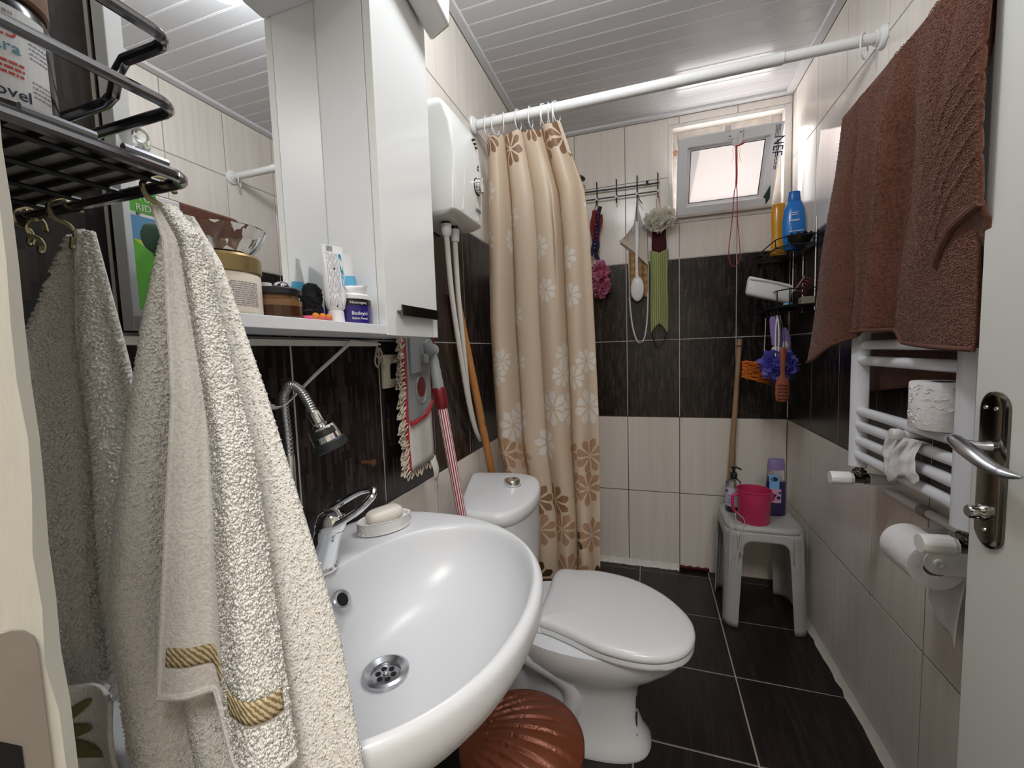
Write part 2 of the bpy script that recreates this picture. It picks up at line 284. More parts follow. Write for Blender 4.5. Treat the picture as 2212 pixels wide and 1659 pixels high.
def tube(bm, pts, r, n=8, closed=False, caps=True, flat=1.0, uv=False):
    pts = [V3(p) for p in pts]; fr = frames(pts, closed); rings = []
    for i, (p, (t, a, b)) in enumerate(zip(pts, fr)):
        rr = r[i] if isinstance(r, (list, tuple)) else r
        rings.append([bm.verts.new(p+a*(cos(2*pi*k/n)*rr)+b*(sin(2*pi*k/n)*rr*flat)) for k in range(n)])
    L = bm.loops.layers.uv.verify() if uv else None
    m = len(rings)
    for i in range(m if closed else m-1):
        A, B = rings[i], rings[(i+1) % m]
        for k in range(n):
            f = bm.faces.new((A[k], A[(k+1) % n], B[(k+1) % n], B[k]))
            if uv:
                for lp, (uu, vv) in zip(f.loops, ((k/n, i/m), ((k+1)/n, i/m), ((k+1)/n, (i+1)/m), (k/n, (i+1)/m))): lp[L].uv = (uu, vv)
    if caps and not closed: bm.faces.new(rings[0][::-1]); bm.faces.new(rings[-1])
    return rings
def loft(bm, rings, cap0=True, cap1=True, closed=True):
    R = [[bm.verts.new(p) for p in ring] for ring in rings]; n = len(R[0])
    for A, B in zip(R, R[1:]):
        for k in range(n if closed else n-1): bm.faces.new((A[k], A[(k+1) % n], B[(k+1) % n], B[k]))
    if cap0: bm.faces.new(R[0][::-1])
    if cap1: bm.faces.new(R[-1])
    return R
def lathe(bm, prof, c=(0, 0, 0), n=24, axis=(0, 0, 1), cap0=True, cap1=True, sx=1.0, sy=1.0, rot=0.0):
    q = V3((0, 0, 1)).rotation_difference(V3(axis)); c = V3(c); cr, sr = cos(rot), sin(rot)
    def P(r, z, k):
        x, y = cos(2*pi*k/n)*r*sx, sin(2*pi*k/n)*r*sy
        return c+q @ V3((x*cr-y*sr, x*sr+y*cr, z))
    return loft(bm, [[P(r, z, k) for k in range(n)] for r, z in prof], cap0, cap1)
def sphere(bm, c, r, n=12, s=(1, 1, 1)):
    c = V3(c); m = max(4, n//2)
    rings = [[c+V3((cos(2*pi*k/n)*sin(pi*j/m)*r*s[0], sin(2*pi*k/n)*sin(pi*j/m)*r*s[1], -cos(pi*j/m)*r*s[2])) for k in range(n)] for j in range(1, m)]
    R = loft(bm, rings, False, False)
    a = bm.verts.new(c-V3((0, 0, r*s[2]))); b = bm.verts.new(c+V3((0, 0, r*s[2])))
    for k in range(n): bm.faces.new((a, R[0][(k+1) % n], R[0][k])); bm.faces.new((b, R[-1][k], R[-1][(k+1) % n]))
def grid(bm, fn, nu, nv, uvf=None):
    vs = [[bm.verts.new(fn(i/nu, j/nv)) for i in range(nu+1)] for j in range(nv+1)]
    L = bm.loops.layers.uv.verify() if uvf else None
    for j in range(nv):
        for i in range(nu):
            f = bm.faces.new((vs[j][i], vs[j][i+1], vs[j+1][i+1], vs[j+1][i]))
            if uvf:
                for lp, (a, b) in zip(f.loops, ((i, j), (i+1, j), (i+1, j+1), (i, j+1))): lp[L].uv = uvf(a/nu, b/nv)
    return vs
def prism(bm, poly, a, b, ax='z'):
    def P(u, v, w): return {'z': (u, v, w), 'x': (w, u, v), 'y': (u, w, v)}[ax]
    return loft(bm, [[P(u, v, a) for u, v in poly], [P(u, v, b) for u, v in poly]])
def catmull(pts, n=6, closed=False):
    pts = [V3(p) for p in pts]; m = len(pts); out = []
    for i in range(m if closed else m-1):
        g = lambda k: pts[k % m] if closed else pts[min(max(k, 0), m-1)]
        p0, p1, p2, p3 = g(i-1), g(i), g(i+1), g(i+2)
        for k in range(n):
            t = k/n; out.append(0.5*((2*p1)+(p2-p0)*t+(2*p0-5*p1+4*p2-p3)*t*t+(3*p1-p0-3*p2+p3)*t**3))
    if not closed: out.append(pts[-1])
    return out
def lerp_tab(tab, x):
    if x <= tab[0][0]: return tab[0][1]
    for (a, va), (b, vb) in zip(tab, tab[1:]):
        if x <= b:
            f = (x-a)/(b-a); f = f*f*(3-2*f) if False else f
            return tuple(p+(q-p)*f for p, q in zip(va, vb)) if isinstance(va, tuple) else va+(vb-va)*f
    return tab[-1][1]

def finish(bm, name, smooth=35, clean=True):
    if clean: bmesh.ops.recalc_face_normals(bm, faces=bm.faces)
    me = bpy.data.meshes.new(name); bm.to_mesh(me); bm.free()
    if smooth:
        me.polygons.foreach_set('use_smooth', [True]*len(me.polygons))
        if smooth < 180: me.set_sharp_from_angle(angle=radians(smooth))
    return me
def world_at(p):
    w = V3(p.location)
    if p.parent is not None: w += world_at(p.parent)+p.matrix_parent_inverse.translation
    return w
def adopt(o, parent):
    if parent is not None:
        o.parent = parent
        o.matrix_parent_inverse = Matrix.Translation(-world_at(parent))   # children are modelled in room coordinates
    return o
def obj(name, bm, m, parent=None, smooth=35, bevel=0.0, solid=0.0, sub=0, label=None, offset=0.0):
    me = finish(bm, name, smooth) if isinstance(bm, bmesh.types.BMesh) else bm
    if m is not None and not me.materials: me.materials.append(MT[m] if isinstance(m, str) else m)
    o = bpy.data.objects.new(name, me); COL.objects.link(o); adopt(o, parent)
    if solid:
        k = o.modifiers.new('thickness', 'SOLIDIFY'); k.thickness = solid; k.offset = offset
    if bevel:
        k = o.modifiers.new('bevel', 'BEVEL'); k.width = bevel; k.segments = 2; k.limit_method = 'ANGLE'; k.angle_limit = radians(40)
    if sub:
        k = o.modifiers.new('subdivision', 'SUBSURF'); k.levels = sub; k.render_levels = sub
    if label: o['label'] = label
    return o
def tag(o, label, cat, group=None):
    o['label'] = label; o['category'] = cat
    if group: o['group'] = group
    return o
def thing(name, label, cat, loc=(0, 0, 0), group=None):
    o = bpy.data.objects.new(name, None); COL.objects.link(o); o.location = loc; o.empty_display_size = 0.05
    return tag(o, label, cat, group)
def struct(name, bm=None, m=None, **kw):
    if bm is None:
        o = bpy.data.objects.new(name, None); COL.objects.link(o); o.empty_display_size = 0.05
    else: o = obj(name, bm, m, **kw)
    o['kind'] = 'structure'; return o
def lettering(text, size, origin, right, up, m, parent, name='lettering', depth=0.0004, align='LEFT', squash=1.0):
    c = bpy.data.curves.new('lettering', 'FONT'); c.body = text; c.size = size; c.extrude = depth/2; c.align_x = align; c.resolution_u = 2
    t = bpy.data.objects.new('lettering_source', c); COL.objects.link(t)
    bpy.context.view_layer.update()
    me = bpy.data.meshes.new_from_object(t.evaluated_get(bpy.context.evaluated_depsgraph_get()))
    bpy.data.objects.remove(t); bpy.data.curves.remove(c)
    R = V3(right).normalized(); U = V3(up); U = (U-R*U.dot(R)).normalized(); N = R.cross(U); O = V3(origin)
    for v in me.vertices: v.co = O+R*(v.co.x*squash)+U*v.co.y+N*v.co.z
    me.materials.clear()
    return obj(name, me, m, parent)
def label_lines(bm, origin, right, up, w, n, pitch, th=0.0009, lift=0.0006, ragged=True):
    """rows of fine print as thin raised bars"""
    R = V3(right).normalized(); U = V3(up).normalized(); N = R.cross(U); O = V3(origin)
    rnd = random.Random(n*31+int(w*1e4))
    for i in range(n):
        x = 0
        while x < w*0.97:
            l = min(rnd.uniform(.08, .3)*w, w-x)
            a = O-U*(i*pitch)+R*x+N*lift
            vs = [bm.verts.new(a+R*p+U*q) for p, q in ((0, 0), (l, 0), (l, th), (0, th))]
            bm.faces.new(vs); x += l+w*.03
def swatch(bm, pts): bm.faces.new([bm.verts.new(p) for p in pts])

# ------------------------------------------------------------------ the room
W, YF, ZC = 1.244, -2.19, 2.305          # right wall, front (door) wall, ceiling
TW, G = 0.2571, 0.0019                   # tile module, half a joint
ROWS = [0.0, 0.41, 0.81, 1.21, 1.61, 2.01, ZC-0.012]
KIND = ['light_tile', 'light_tile', 'dark_tile', 'dark_tile', 'light_tile', 'light_tile']
tile_cache = {}
def tile(parent, cx, cy, cz, nrm, w, h, kind, th=0.005):
    """one tile: a shallow box with a small chamfer, modelled about its own centre; nrm is the wall it faces from"""
    key = (nrm, round(w, 3), round(h, 3), kind)
    if key not in tile_cache:
        bm = NB(); a, b, c = w/2, h/2, 0.0007
        def P(u, v, d):
            return {'+x': (d, -u, v), '-x': (-d, u, v), '-y': (u, -d, v), '+z': (u, v, d)}[nrm]
        rect = lambda e, d: [P(u, v, d) for u, v in ((-a+e, -b+e), (a-e, -b+e), (a-e, b-e), (-a+e, b-e))]
        loft(bm, [rect(0, -th), rect(0, -c), rect(c, 0)], False, True)
        me = finish(bm, 'tile', 0); me.materials.append(MT[kind]); tile_cache[key] = me
    o = bpy.data.objects.new('tile', tile_cache[key]); COL.objects.link(o); o.location = (cx, cy, cz)
    j = random.uniform(-.0004, .0004)
    if nrm == '+x': o.location.x += j
    if nrm == '-x': o.location.x += j
    if nrm == '-y': o.location.y += j
    o.parent = parent
    return o
def cut(rects, hole):
    out = []
    for (a, b, c, d) in rects:
        ha, hb, hc, hd = hole
        if hb <= a or ha >= b or hd <= c or hc >= d: out.append((a, b, c, d)); continue
        if ha > a: out.append((a, ha, c, d))
        if hb < b: out.append((hb, b, c, d))
        m0, m1 = max(a, ha), min(b, hb)
        if hc > c: out.append((m0, m1, c, hc))
        if hd < d: out.append((m0, m1, hd, d))
    return out
def tile_wall(parent, cols, nrm, hole=None):
    for c0, c1 in zip(cols, cols[1:]):
        for r, (z0, z1) in enumerate(zip(ROWS, ROWS[1:])):
            rs = [(c0+G, c1-G, z0+G, z1-G)]
            if hole: rs = cut(rs, hole)
            for a, b, c, d in rs:
                if b-a < .012 or d-c < .012: continue
                u, z = (a+b)/2, (c+d)/2
                p = {'+x': (0, u, z), '-x': (W, u, z), '-y': (u, 0, z)}[nrm]
                tile(parent, *p, nrm, b-a, d-c, KIND[r])
B = 0.0013                               # the joints lie this far behind the tile faces
bm = NB(); box(bm, -.12, -B, YF-.08, .16, 0, ZC+.04); wl = struct('wall_left', bm, 'grout', smooth=0)
ys = [YF]+sorted(-(0.9203+k*TW) for k in range(-3, 5))+[0]
tile_wall(wl, [y for y in ys], '+x')
bm = NB(); box(bm, W+B, W+.12, YF-.08, .16, 0, ZC+.04); wr = struct('wall_right', bm, 'grout', smooth=0)
ys = [YF]+sorted(-(0.298+k*TW) for k in range(-1, 8))+[0]
ys = [y for y in ys if YF <= y]
tile_wall(wr, ys, '-x')
HOLE = (0.735, 1.212, 1.806, 2.238)      # window opening in the back wall
bm = NB()
for a, b, c, d in cut([(-.12, W+.12, 0, ZC+.04)], (HOLE[0]-.005, HOLE[1]+.005, HOLE[2]-.005, HOLE[3]+.005)): box(bm, a, b, B, .16, c, d)
wb = struct('wall_back', bm, 'grout', smooth=0)
tile_wall(wb, [0, 0.2501, 0.5072, 0.7643, 1.0214, W], '-y', (HOLE[0]-.022, HOLE[1]+.032, HOLE[2]-.024, HOLE[3]+.020))
# front wall with the doorway the photograph is taken through
DX0, DX1, DZ = 0.3820, 1.165, 2.06
bm = NB()
for a, b, c, d in cut([(-.12, W+.12, 0, ZC+.04)], (DX0-.02, DX1, -1, DZ)): box(bm, a, b, YF-.10, YF, c, d)
wf = struct('wall_front', bm, 'hallwall', smooth=0)
# floor: joints along y at x=.900, along x every .335
bm = NB(); box(bm, -.12, W+.12, YF-.1, .16, -.1, -0.0016); fl = struct('floor', bm, 'floor_grout', smooth=0)
fx = [0, .230, .565, .900, W-.012]; fy = [YF]+[-.393-.3345*k for k in range(5, -2, -1)]+[0]
fy = sorted(set(round(max(YF, y), 4) for y in fy))
for a, b in zip(fx, fx[1:]):
    for c, d in zip(fy, fy[1:]):
        if d-c < .02: continue
        tile(fl, (a+b)/2, (c+d)/2, 0, '+z', b-a-.005, d-c-.0045, 'floor_tile', th=.004)
# ceiling of pvc slats, each with a raised bright bead along its joint
bm = NB(); box(bm, -.12, W+.12, YF-.1, .16, ZC+.012, ZC+.05); ce = struct('ceiling', bm, 'void', smooth=0)
bm = NB()
w_ = .0665; sec = [(-w_/2-.001, .0012), (-w_/2+.0008, 0), (w_/2-.0085, 0), (w_/2-.0075, .0022), (w_/2-.0068, .0022), (w_/2-.006, .0045), (w_/2, .0045)]
loft(bm, [[(x, y, z) for y, z in sec] for x in (.022, W-.024)], False, False, closed=False)
slat = finish(bm, 'slat', 30); slat.materials.append(MT['slat'])
bm = NB(); loft(bm, [[(x, w_/2-.0085+dy, z) for dy, z in ((.0022, .004), (.003, .0006), (.0066, .0006), (.0076, .004))] for x in (.022, W-.024)], False, False, closed=False)
bead = finish(bm, 'groove', 60); bead.materials.append(MT['groove'])
k = 0; y = -.0625
while y > YF:
    for nm, me in (('slat', slat), ('bead', bead)):
        o = bpy.data.objects.new(nm, me); COL.objects.link(o); o.location = (0, y+.033, ZC); o.parent = ce
    y -= w_
# edge trims
def trimbar(name, x0, x1, y0, y1, z0=ZC-.012, z1=ZC+.012, m='trim'):
    bm = NB(); box(bm, x0, x1, y0, y1, z0, z1); return struct(name, bm, m, bevel=.002)
trimbar('trim_1', 0.0005, .030, YF, 0); trimbar('trim_2', W-.034, W-.0005, YF, 0); trimbar('trim_3', .03, W-.034, -.030, -.0005)
# caulk strip at the floor
def wavy(axis):
    bm = NB(); n = 60; rnd = random.Random(3)
    A = []
    for i in range(n+1):
        t = i/n; wob = rnd.uniform(-.0025, .0025); z = .010+rnd.uniform(-.003, .003)
        if axis == 'r': p = [(W-.001, YF*t, z+.012), (W-.001-.011-wob, YF*t, z*.6), (W-.019-wob*2, YF*t, .0008)]
        else: p = [(.30+.46*t, -.001, z+.018), (.30+.46*t, -.008-wob, z), (.30+.46*t, -.022-wob*2, .0008)]
        A.append([bm.verts.new(q) for q in p])
    for a, b in zip(A, A[1:]):
        for i in range(2): bm.faces.new((a[i], a[i+1], b[i+1], b[i]))
    return bm
struct('baseboard_right', wavy('r'), 'caulk'); struct('baseboard_back', wavy('b'), 'plaster')
# red rubber strip under the back wall tiles beside the stool
bm = NB(); grid(bm, lambda u, v: (.765+.14*u, -.004-.008*v, .004+.022*v+(.003*sin(u*23) if v > .5 else 0)), 16, 2)
rs = thing('rubber_strip', 'dark red rubber strip along the floor left of the stool, under the back wall', 'strip', (.83, -.008, 0)); obj('strip', bm, 'redwax', rs, solid=.004)

# ------------------------------------------------------------------ hall behind the camera (gives the light through the doorway)
def wallbox(name, *d, m='hallwall'):
    bm = NB(); box(bm, *d); return struct(name, bm, m, smooth=0)
wallbox('wall_hall_left', -.7, -.6, -4.2, YF-.1, 0, 2.5); wallbox('wall_hall_right', 2.3, 2.4, -4.2, YF-.1, 0, 2.5)
wallbox('wall_hall_end', -.7, 2.4, -4.3, -4.2, 0, 2.5); wallbox('ceiling_hall', -.7, 2.4, -4.3, YF-.1, 2.4, 2.5)
wallbox('floor_hall', -.7, 2.4, -4.3, YF-.1, -.1, 0, m='hallfloor'); wallbox('wall_hall_front_left', -.7, -.12, YF-.1, YF, 0, 2.5); wallbox('wall_hall_front_right', W+.12, 2.4, YF-.1, YF, 0, 2.5)

# ------------------------------------------------------------------ door jamb (left edge of the picture)
rnd = random.Random(5)
bm = NB(); n = 90; A = []
for i in range(n+1):
    z = 2.06*i/n; chip = max(0, rnd.gauss(.0003, .0012)) + (.0035*exp(-((z-1.055)/.006)**2)) + (.002*exp(-((z-1.11)/.01)**2))
    A.append([bm.verts.new(p) for p in ((DX0-.02, YF-.10, z), (DX0, YF-.10, z), (DX0, YF-.004-chip, z), (DX0-.004-chip, YF+.001, z), (DX0-.02, YF+.002, z))])
for a, b in zip(A, A[1:]):
    for i in range(5): bm.faces.new((a[i], a[(i+1) % 5], b[(i+1) % 5], b[i]))
bm.faces.new(A[0]); bm.faces.new(A[-1])
tj = struct('trim_4', bm, 'jamb', smooth=25)
bm = NB()      # strike plate with its bolt hole
pl = [(YF-.085, .86), (YF-.0085, .86), (YF-.0085, 1.062)]+[(YF-.0085-.010*(1-cos(a)), 1.062+.012*sin(a)) for a in (.4, .8, 1.2, 1.57)]+[(YF-.085, 1.074)]
prism(bm, pl, DX0-.0005, DX0+.0012, 'x'); sp = obj('strike_plate', bm, 'plate', tj, bevel=.0005)
bm = NB(); prism(bm, [(YF-.040, .985), (YF-.0165, .985), (YF-.0165, 1.027), (YF-.0225, 1.035), (YF-.040, 1.021)], DX0+.0011, DX0+.0016, 'x'); obj('bolt_hole', bm, 'void', sp, smooth=0)

# ------------------------------------------------------------------ window
wn_ = struct('window_1')
HX0, HX1, HZ0, HZ1 = HOLE
bm = NB()                                # plastered reveal and the patched band round it
for a, b, c, d in cut([(HX0-.022, HX1+.030, HZ0-.022, HZ1+.018)], HOLE): box(bm, a, b, -.0015, .004, c, d)
for a, b, c, d in cut([(HX0-.004, HX1+.004, HZ0-.004, HZ1+.004)], (HX0, HX1, HZ0, HZ1)): box(bm, a, b, .004, .155, c, d)
obj('reveal', bm, 'plaster', wn_, smooth=0, bevel=.002)
bm = NB()                                # fixed frame deep in the opening
for a, b, c, d in cut([(HX0, HX1, HZ0, HZ1)], (HX0+.024, HX1-.036, HZ0+.022, HZ1-.055)): box(bm, a, b, .045, .10, c, d)
obj('fixed_frame', bm, 'pvcdirty', wn_, smooth=0, bevel=.003)
bm = NB(); box(bm, HX0-.008, HX1-.03, -.022, .045, HZ0-.004, HZ0+.007); obj('sill', bm, 'pvcdirty', wn_, smooth=0, bevel=.002)
bm = NB(); rnd = random.Random(2)        # crumbling foam at the upper left corner
for i in range(7): sphere(bm, (HX0+.006+rnd.uniform(0, .022), .02+rnd.uniform(-.01, .02), 2.128+rnd.uniform(-.008, .012)), rnd.uniform(.004, .009), 8)
obj('foam', bm, 'foam', wn_)
# tilting sash, hinged along its lower edge, leaning into the room
SB0, SB1 = V3((.750, -.004, 1.815)), V3((1.164, -.004, 1.813)); ST0, ST1 = V3((.752, -.127, 2.131)), V3((1.182, -.121, 2.131))
def S(u, v, d=0.0):
    b = SB0.lerp(SB1, u); t = ST0.lerp(ST1, u); p = b.lerp(t, v)
    n = (SB1-SB0).cross(ST0-SB0).normalized(); n = n if n.y < 0 else -n
    return p+n*d
sash = struct('sash'); sash.name = 'sash'; del sash['kind']; adopt(sash, wn_)
U0, U1, V0, V1 = .135, .145, .155, .175
corners = [((0, 0), (U0, V0)), ((1, 0), (1-U1, V0)), ((1, 1), (1-U1, 1-V1)), ((0, 1), (U0, 1-V1))]
for i in range(4):                       # four mitred bars, stepped towards the glass
    (oa, ia), (ob, ib) = corners[i], corners[(i+1) % 4]
    mix_ = lambda p, q, f: (p[0]+(q[0]-p[0])*f, p[1]+(q[1]-p[1])*f)
    prof = [(0, -.045), (0, 0), (.10, .004), (.72, .004), (.76, .0), (.80, -.012), (1.0, -.020), (1.0, -.045)]
    bm = NB(); loft(bm, [[S(*mix_(o_, i_, f), d) for f, d in prof] for o_, i_ in ((oa, ia), (ob, ib))])
    bar = obj('sash_bar', bm, 'pvc', sash, smooth=20)
    if i == 1: barR = bar
    if i == 2: barT = bar
bm = NB(); loft(bm, [[S(u, v, d) for u, v in ((U0, V0), (1-U1, V0), (1-U1, 1-V1), (U0, 1-V1))] for d in (-.026, -.029)])
obj('glass_pane', bm, 'frosted', sash, smooth=0)
bm = NB()
for (a, b) in (((U0, V0), (1-U1, V0)), ((1-U1, V0), (1-U1, 1-V1)), ((1-U1, 1-V1), (U0, 1-V1)), ((U0, 1-V1), (U0, V0))): tube(bm, [S(*a, -.021), S(*b, -.021)], .0022, 6)
obj('gasket', bm, 'rubber', sash)
# torn protective film with a printed maker's mark in the upper right corner
bm = NB(); swatch(bm, [S(u, v, .0048) for u, v in ((.905, .83), (.995, .985), (.985, .70), (.965, .42), (.955, .33), (.943, .36), (.945, .52), (.90, .60), (.895, .70))]); film = obj('film', bm, 'whitelabel', sash, smooth=0)
eu, ev = (S(1, .5)-S(0, .5)).normalized(), (S(.5, 1)-S(.5, 0)).normalized()
lettering('NEF', .058, S(.925, .845, .0054), -ev, eu, 'navy', sash, squash=.80)
bm = NB(); label_lines(bm, S(.965, .97, .0052), -ev, eu, .05, 4, .0055, .0022); label_lines(bm, S(.966, .80, .0052), -ev, eu, .12, 2, .006, .003); obj('fine_print', bm, 'navy', sash, smooth=0)
bm = NB(); swatch(bm, [S(u, v, .0052) for u, v in ((.90, .12), (.955, .27), (.97, .10), (.935, .02), (.925, .10))]); obj('torn_film', bm, 'darkgreen', sash, smooth=0)
# latch with its keeper
bm = NB(); c = S(.548, .93, .004)
for u0, u1, v0, v1, d0, d1 in ((.49, .585, .885, .965, .004, .012), (.535, .585, .80, .90, .004, .010), (.585, .62, .82, 1.0, .004, .022), (.455, .51, .985, 1.06, -.01, .006)):
    loft(bm, [[S(a, b, d) for a, b in ((u0, v0), (u1, v0), (u1, v1), (u0, v1))] for d in (d0, d1)])
lt = obj('latch', bm, 'white', sash, bevel=.0015)
bm = NB()
for u, v, d in ((.505, .925, .012), (.598, .955, .022)): lathe(bm, [(.0035, 0), (.0035, .0015)], S(u, v, d), 10, axis=(0, -.93, .36))
obj('screw', bm, 'rubber', lt)
# red pull cord hanging from the latch
cc = thing('pull_cord', 'long red pull cord looped from the window latch', 'cord', S(.565, .80, .014))
p0 = S(.572, .80, .013); bm = NB()
tube(bm, [p0+V3((.030, 0, .006)), p0+V3((.012, -.004, -.001)), p0], .0035, 6)
tube(bm, catmull([p0, p0+V3((.0, -.004, -.05)), p0+V3((.002, -.002, -.12)), p0+V3((.001, 0, -.17))], 5), [.0042]*16, 6)
q = p0+V3((.001, 0, -.17))
zb = 1.54
tube(bm, catmull([q, (q.x-.006, q.y+.012, 1.86), (q.x-.010, q.y+.03, 1.75), (q.x-.021, q.y+.045, 1.62), (q.x-.016, q.y+.05, 1.565), (q.x+.004, q.y+.052, zb), (q.x+.022, q.y+.05, 1.562), (q.x+.026, q.y+.045, 1.61), (q.x+.012, q.y+.03, 1.75), (q.x+.006, q.y+.012, 1.86), q], 6), .0019, 6)
obj('cord', bm, 'redcord', cc)
bm = NB()
for s in (-1, 1, .4): tube(bm, catmull([p0+V3((.004*s, -.003, 0)), p0+V3((.016*s, -.006, -.02)), p0+V3((.012*s, -.006, -.045)), p0+V3((.02*s, -.005, -.075))], 5), .0005, 4)
obj('frayed_thread', bm, 'redcord', cc)

# ------------------------------------------------------------------ open door on the right
dr = struct('door_1'); dr.location = (1.12, -2.16, 0)
bm = NB(); box(bm, 1.10, 1.139, -2.175, -1.447, .012, 2.05); obj('door_leaf', bm, 'door', dr, smooth=0, bevel=.003)
bm = NB()                                # long handle plate, rounded at both ends
cyp, hw = -1.492, .0265
pl = [(cyp+hw*cos(a), 1.068+.024*sin(a)) for a in [pi*i/10 for i in range(11)]]+[(cyp+hw*cos(a), .880+.024*sin(a)) for a in [pi+pi*i/10 for i in range(11)]]
cpl = (cyp, .974)
loft(bm, [[(1.1005-d, cpl[0]+(y-cpl[0])*k_, cpl[1]+(z-cpl[1])*(1-(1-k_)*.25)) for y, z in pl] for d, k_ in ((0, 1), (.004, 1), (.0065, .88), (.0075, .72))], True, True)
hp = obj('handle_plate', bm, 'darkchrome', dr, label='dark bronze door plate')
bm = NB(); tube(bm, [(1.094, cyp, 1.010), (1.084, cyp, 1.010), (1.066, cyp+.002, 1.012)], [.0095, .0075, .0075], 14)
tube(bm, catmull([(1.064, cyp+.022, 1.017), (1.062, cyp+.006, 1.012), (1.062, cyp-.02, 1.004), (1.064, cyp-.045, .994), (1.069, cyp-.068, .988), (1.076, cyp-.086, .988)], 6), [.007+.003*sin(pi*min(1, i/22)) if i < 24 else .007-.0008*(i-24) for i in range(31)], 12, flat=1.25)
obj('lever', bm, 'steel', hp, label='curved steel lever')
bm = NB(); lathe(bm, [(.013, 0), (.013, .004), (.010, .007), (.010, .017), (.008, .019)], (1.094, cyp+.006, .908), 16, axis=(-1, 0, 0)); obj('thumb_turn', bm, 'chrome', hp)
bm = NB()
for yy in (-.010, .010): lathe(bm, [(.0035, 0), (.003, .002), (.001, .0028)], (1.0935, cyp+yy, 1.068), 10, axis=(-1, 0, 0))
lathe(bm, [(.0035, 0), (.003, .002), (.001, .0028)], (1.0935, cyp, .884), 10, axis=(-1, 0, 0))
obj('screw', bm, 'chrome', hp)
# ------------------------------------------------------------------ mirror cabinet on the left wall
CX, CY0, CY1, CZ0 = .142, -1.602, -1.400, 1.214       # front, near side, far side, underside
cab = thing('mirror_cabinet', 'white lacquered mirror cabinet with open shelf and tall glossy door on the left wall', 'cabinet', (.07, -1.65, CZ0))
bm = NB(); box(bm, .002, .017, -1.945, CY0, CZ0, 1.86); obj('back_panel', bm, 'lacquer', cab, smooth=0)
bm = NB(); box(bm, .0172, .020, -1.927, CY0-.0012, CZ0+.017, 1.841); obj('mirror_glass', bm, 'mirror', cab, smooth=0)
bm = NB(); box(bm, .0172, .0225, -1.945, -1.9272, CZ0, 1.86); obj('edge_strip', bm, 'lacquer', cab, smooth=0, bevel=.0008)
bm = NB(); box(bm, .0228, CX, -1.945, CY0, CZ0, CZ0+.017); obj('shelf_board', bm, 'lacquer', cab, smooth=0, bevel=.001)
bm = NB(); box(bm, .0205, CX, -1.926, CY0-.0005, 1.842, 1.862); obj('canopy', bm, 'lacquer', cab, smooth=0, bevel=.001)
bm = NB(); box(bm, .002, CX-.018, CY0, CY1, CZ0, 2.04); obj('cabinet_body', bm, 'lacquer', cab, smooth=0, bevel=.001)
bm = NB(); box(bm, CX-.0165, CX, CY0+.001, CY1+.002, CZ0-.002, 2.04); cdoor = obj('cabinet_door', bm, 'gloss', cab, smooth=0, bevel=.0012, label='glossy white cabinet door')
bm = NB(); box(bm, CX, CX+.012, -1.565, -1.418, 1.258, 1.262); box(bm, CX+.010, CX+.014, -1.565, -1.418, 1.251, 1.273); obj('handle', bm, 'darkchrome', cdoor, smooth=0, bevel=.0008)
bm = NB()
for z in (1.232, 1.245): box(bm, CX-.012, CX-.004, CY1+.002, CY1+.006, z, z+.003)
obj('chipped_edge', bm, 'white', cdoor, smooth=0)
bm = NB(); box(bm, .002, .024, -1.96, -1.47, 1.196, 1.2065); tr = thing('cable_cover', 'narrow grey-white cable cover strip along the wall under the mirror shelf', 'strip', (.012, -1.7, 1.196)); obj('cover', bm, 'pipe', tr, smooth=0, bevel=.001)
# white plastic box leaning over the cabinet door
bx = thing('plastic_case', 'white plastic case with a barcode label at the top of the cabinet door', 'case', (.17, -1.45, 1.88))
O = V3((.150, -1.385, 1.878)); ex = V3((.055, -.012, .012)); ey = V3((-.006, -.145, .040)); ez = V3((.004, .012, .12))
bm = NB(); loft(bm, [[O+ex*a*(1-.05*c)+ey*b+ez*c for a, b in ((0, 0), (1, 0), (1, 1), (0, 1))] for c in (0, .9, 1)]); obj('case', bm, 'white', bx, bevel=.006)
nx_ = ex.cross(ey).normalized()
bm = NB(); 
for i in range(9): 
    f = .08+i*.009
    swatch(bm, [O+ey*(f+p)+ex*q-nx_*.0009 for p, q in ((0, .30), (.005, .30), (.005, .62), (0, .62))])
obj('barcode', bm, 'greyprint', bx, smooth=0)
bm = NB(); swatch(bm, [O+ex*a-ey.normalized()*.0008+ez*c for a, c in ((.1, .03), (.95, .03), (.95, .09), (.1, .09))]); obj('green_mark', bm, 'limepack', bx, smooth=0)

# ------------------------------------------------------------------ things on the mirror shelf (board top at z = SZ)
SZ = CZ0+.0172
def jar_(name, label, cat, x, y, parts):
    t = thing(name, label, cat, (x, y, SZ))
    for pn, m, prof, n in parts:
        bm = NB(); lathe(bm, [(r, SZ+z) for r, z in prof], (x, y, 0), n); obj(pn, bm, m, t)
    return t
cj = jar_('cream_jar', 'large cream jar with an old gold lid on the shelf beside the white towel', 'jar', .092, -1.882, [
    ('body', 'creamjar', [(.040, 0), (.043, .003), (.043, .050), (.041, .053)], 32), ('lid', 'goldlid', [(.0435, .053), (.0445, .054), (.0445, .072), (.042, .0755), (.005, .076)], 32)])
def arc_lines(bm, x, y, r, a0, a1, z0, n, pitch, th=.0009, seed=1):
    rnd = random.Random(seed)
    for i in range(n):
        z = z0-i*pitch; a = a0
        while a < a1:
            l = rnd.uniform(.06, .22)*(a1-a0); b = min(a+l, a1); k = max(2, int((b-a)/.08))
            for j in range(k):
                p, q = a+(b-a)*j/k, a+(b-a)*(j+1)/k
                swatch(bm, [(x+r*cos(w), y+r*sin(w), zz) for w, zz in ((p, z), (q, z), (q, z+th), (p, z+th))])
            a = b+.02
def face_ang(x, y): return math.atan2(CAM.y-y, CAM.x-x)
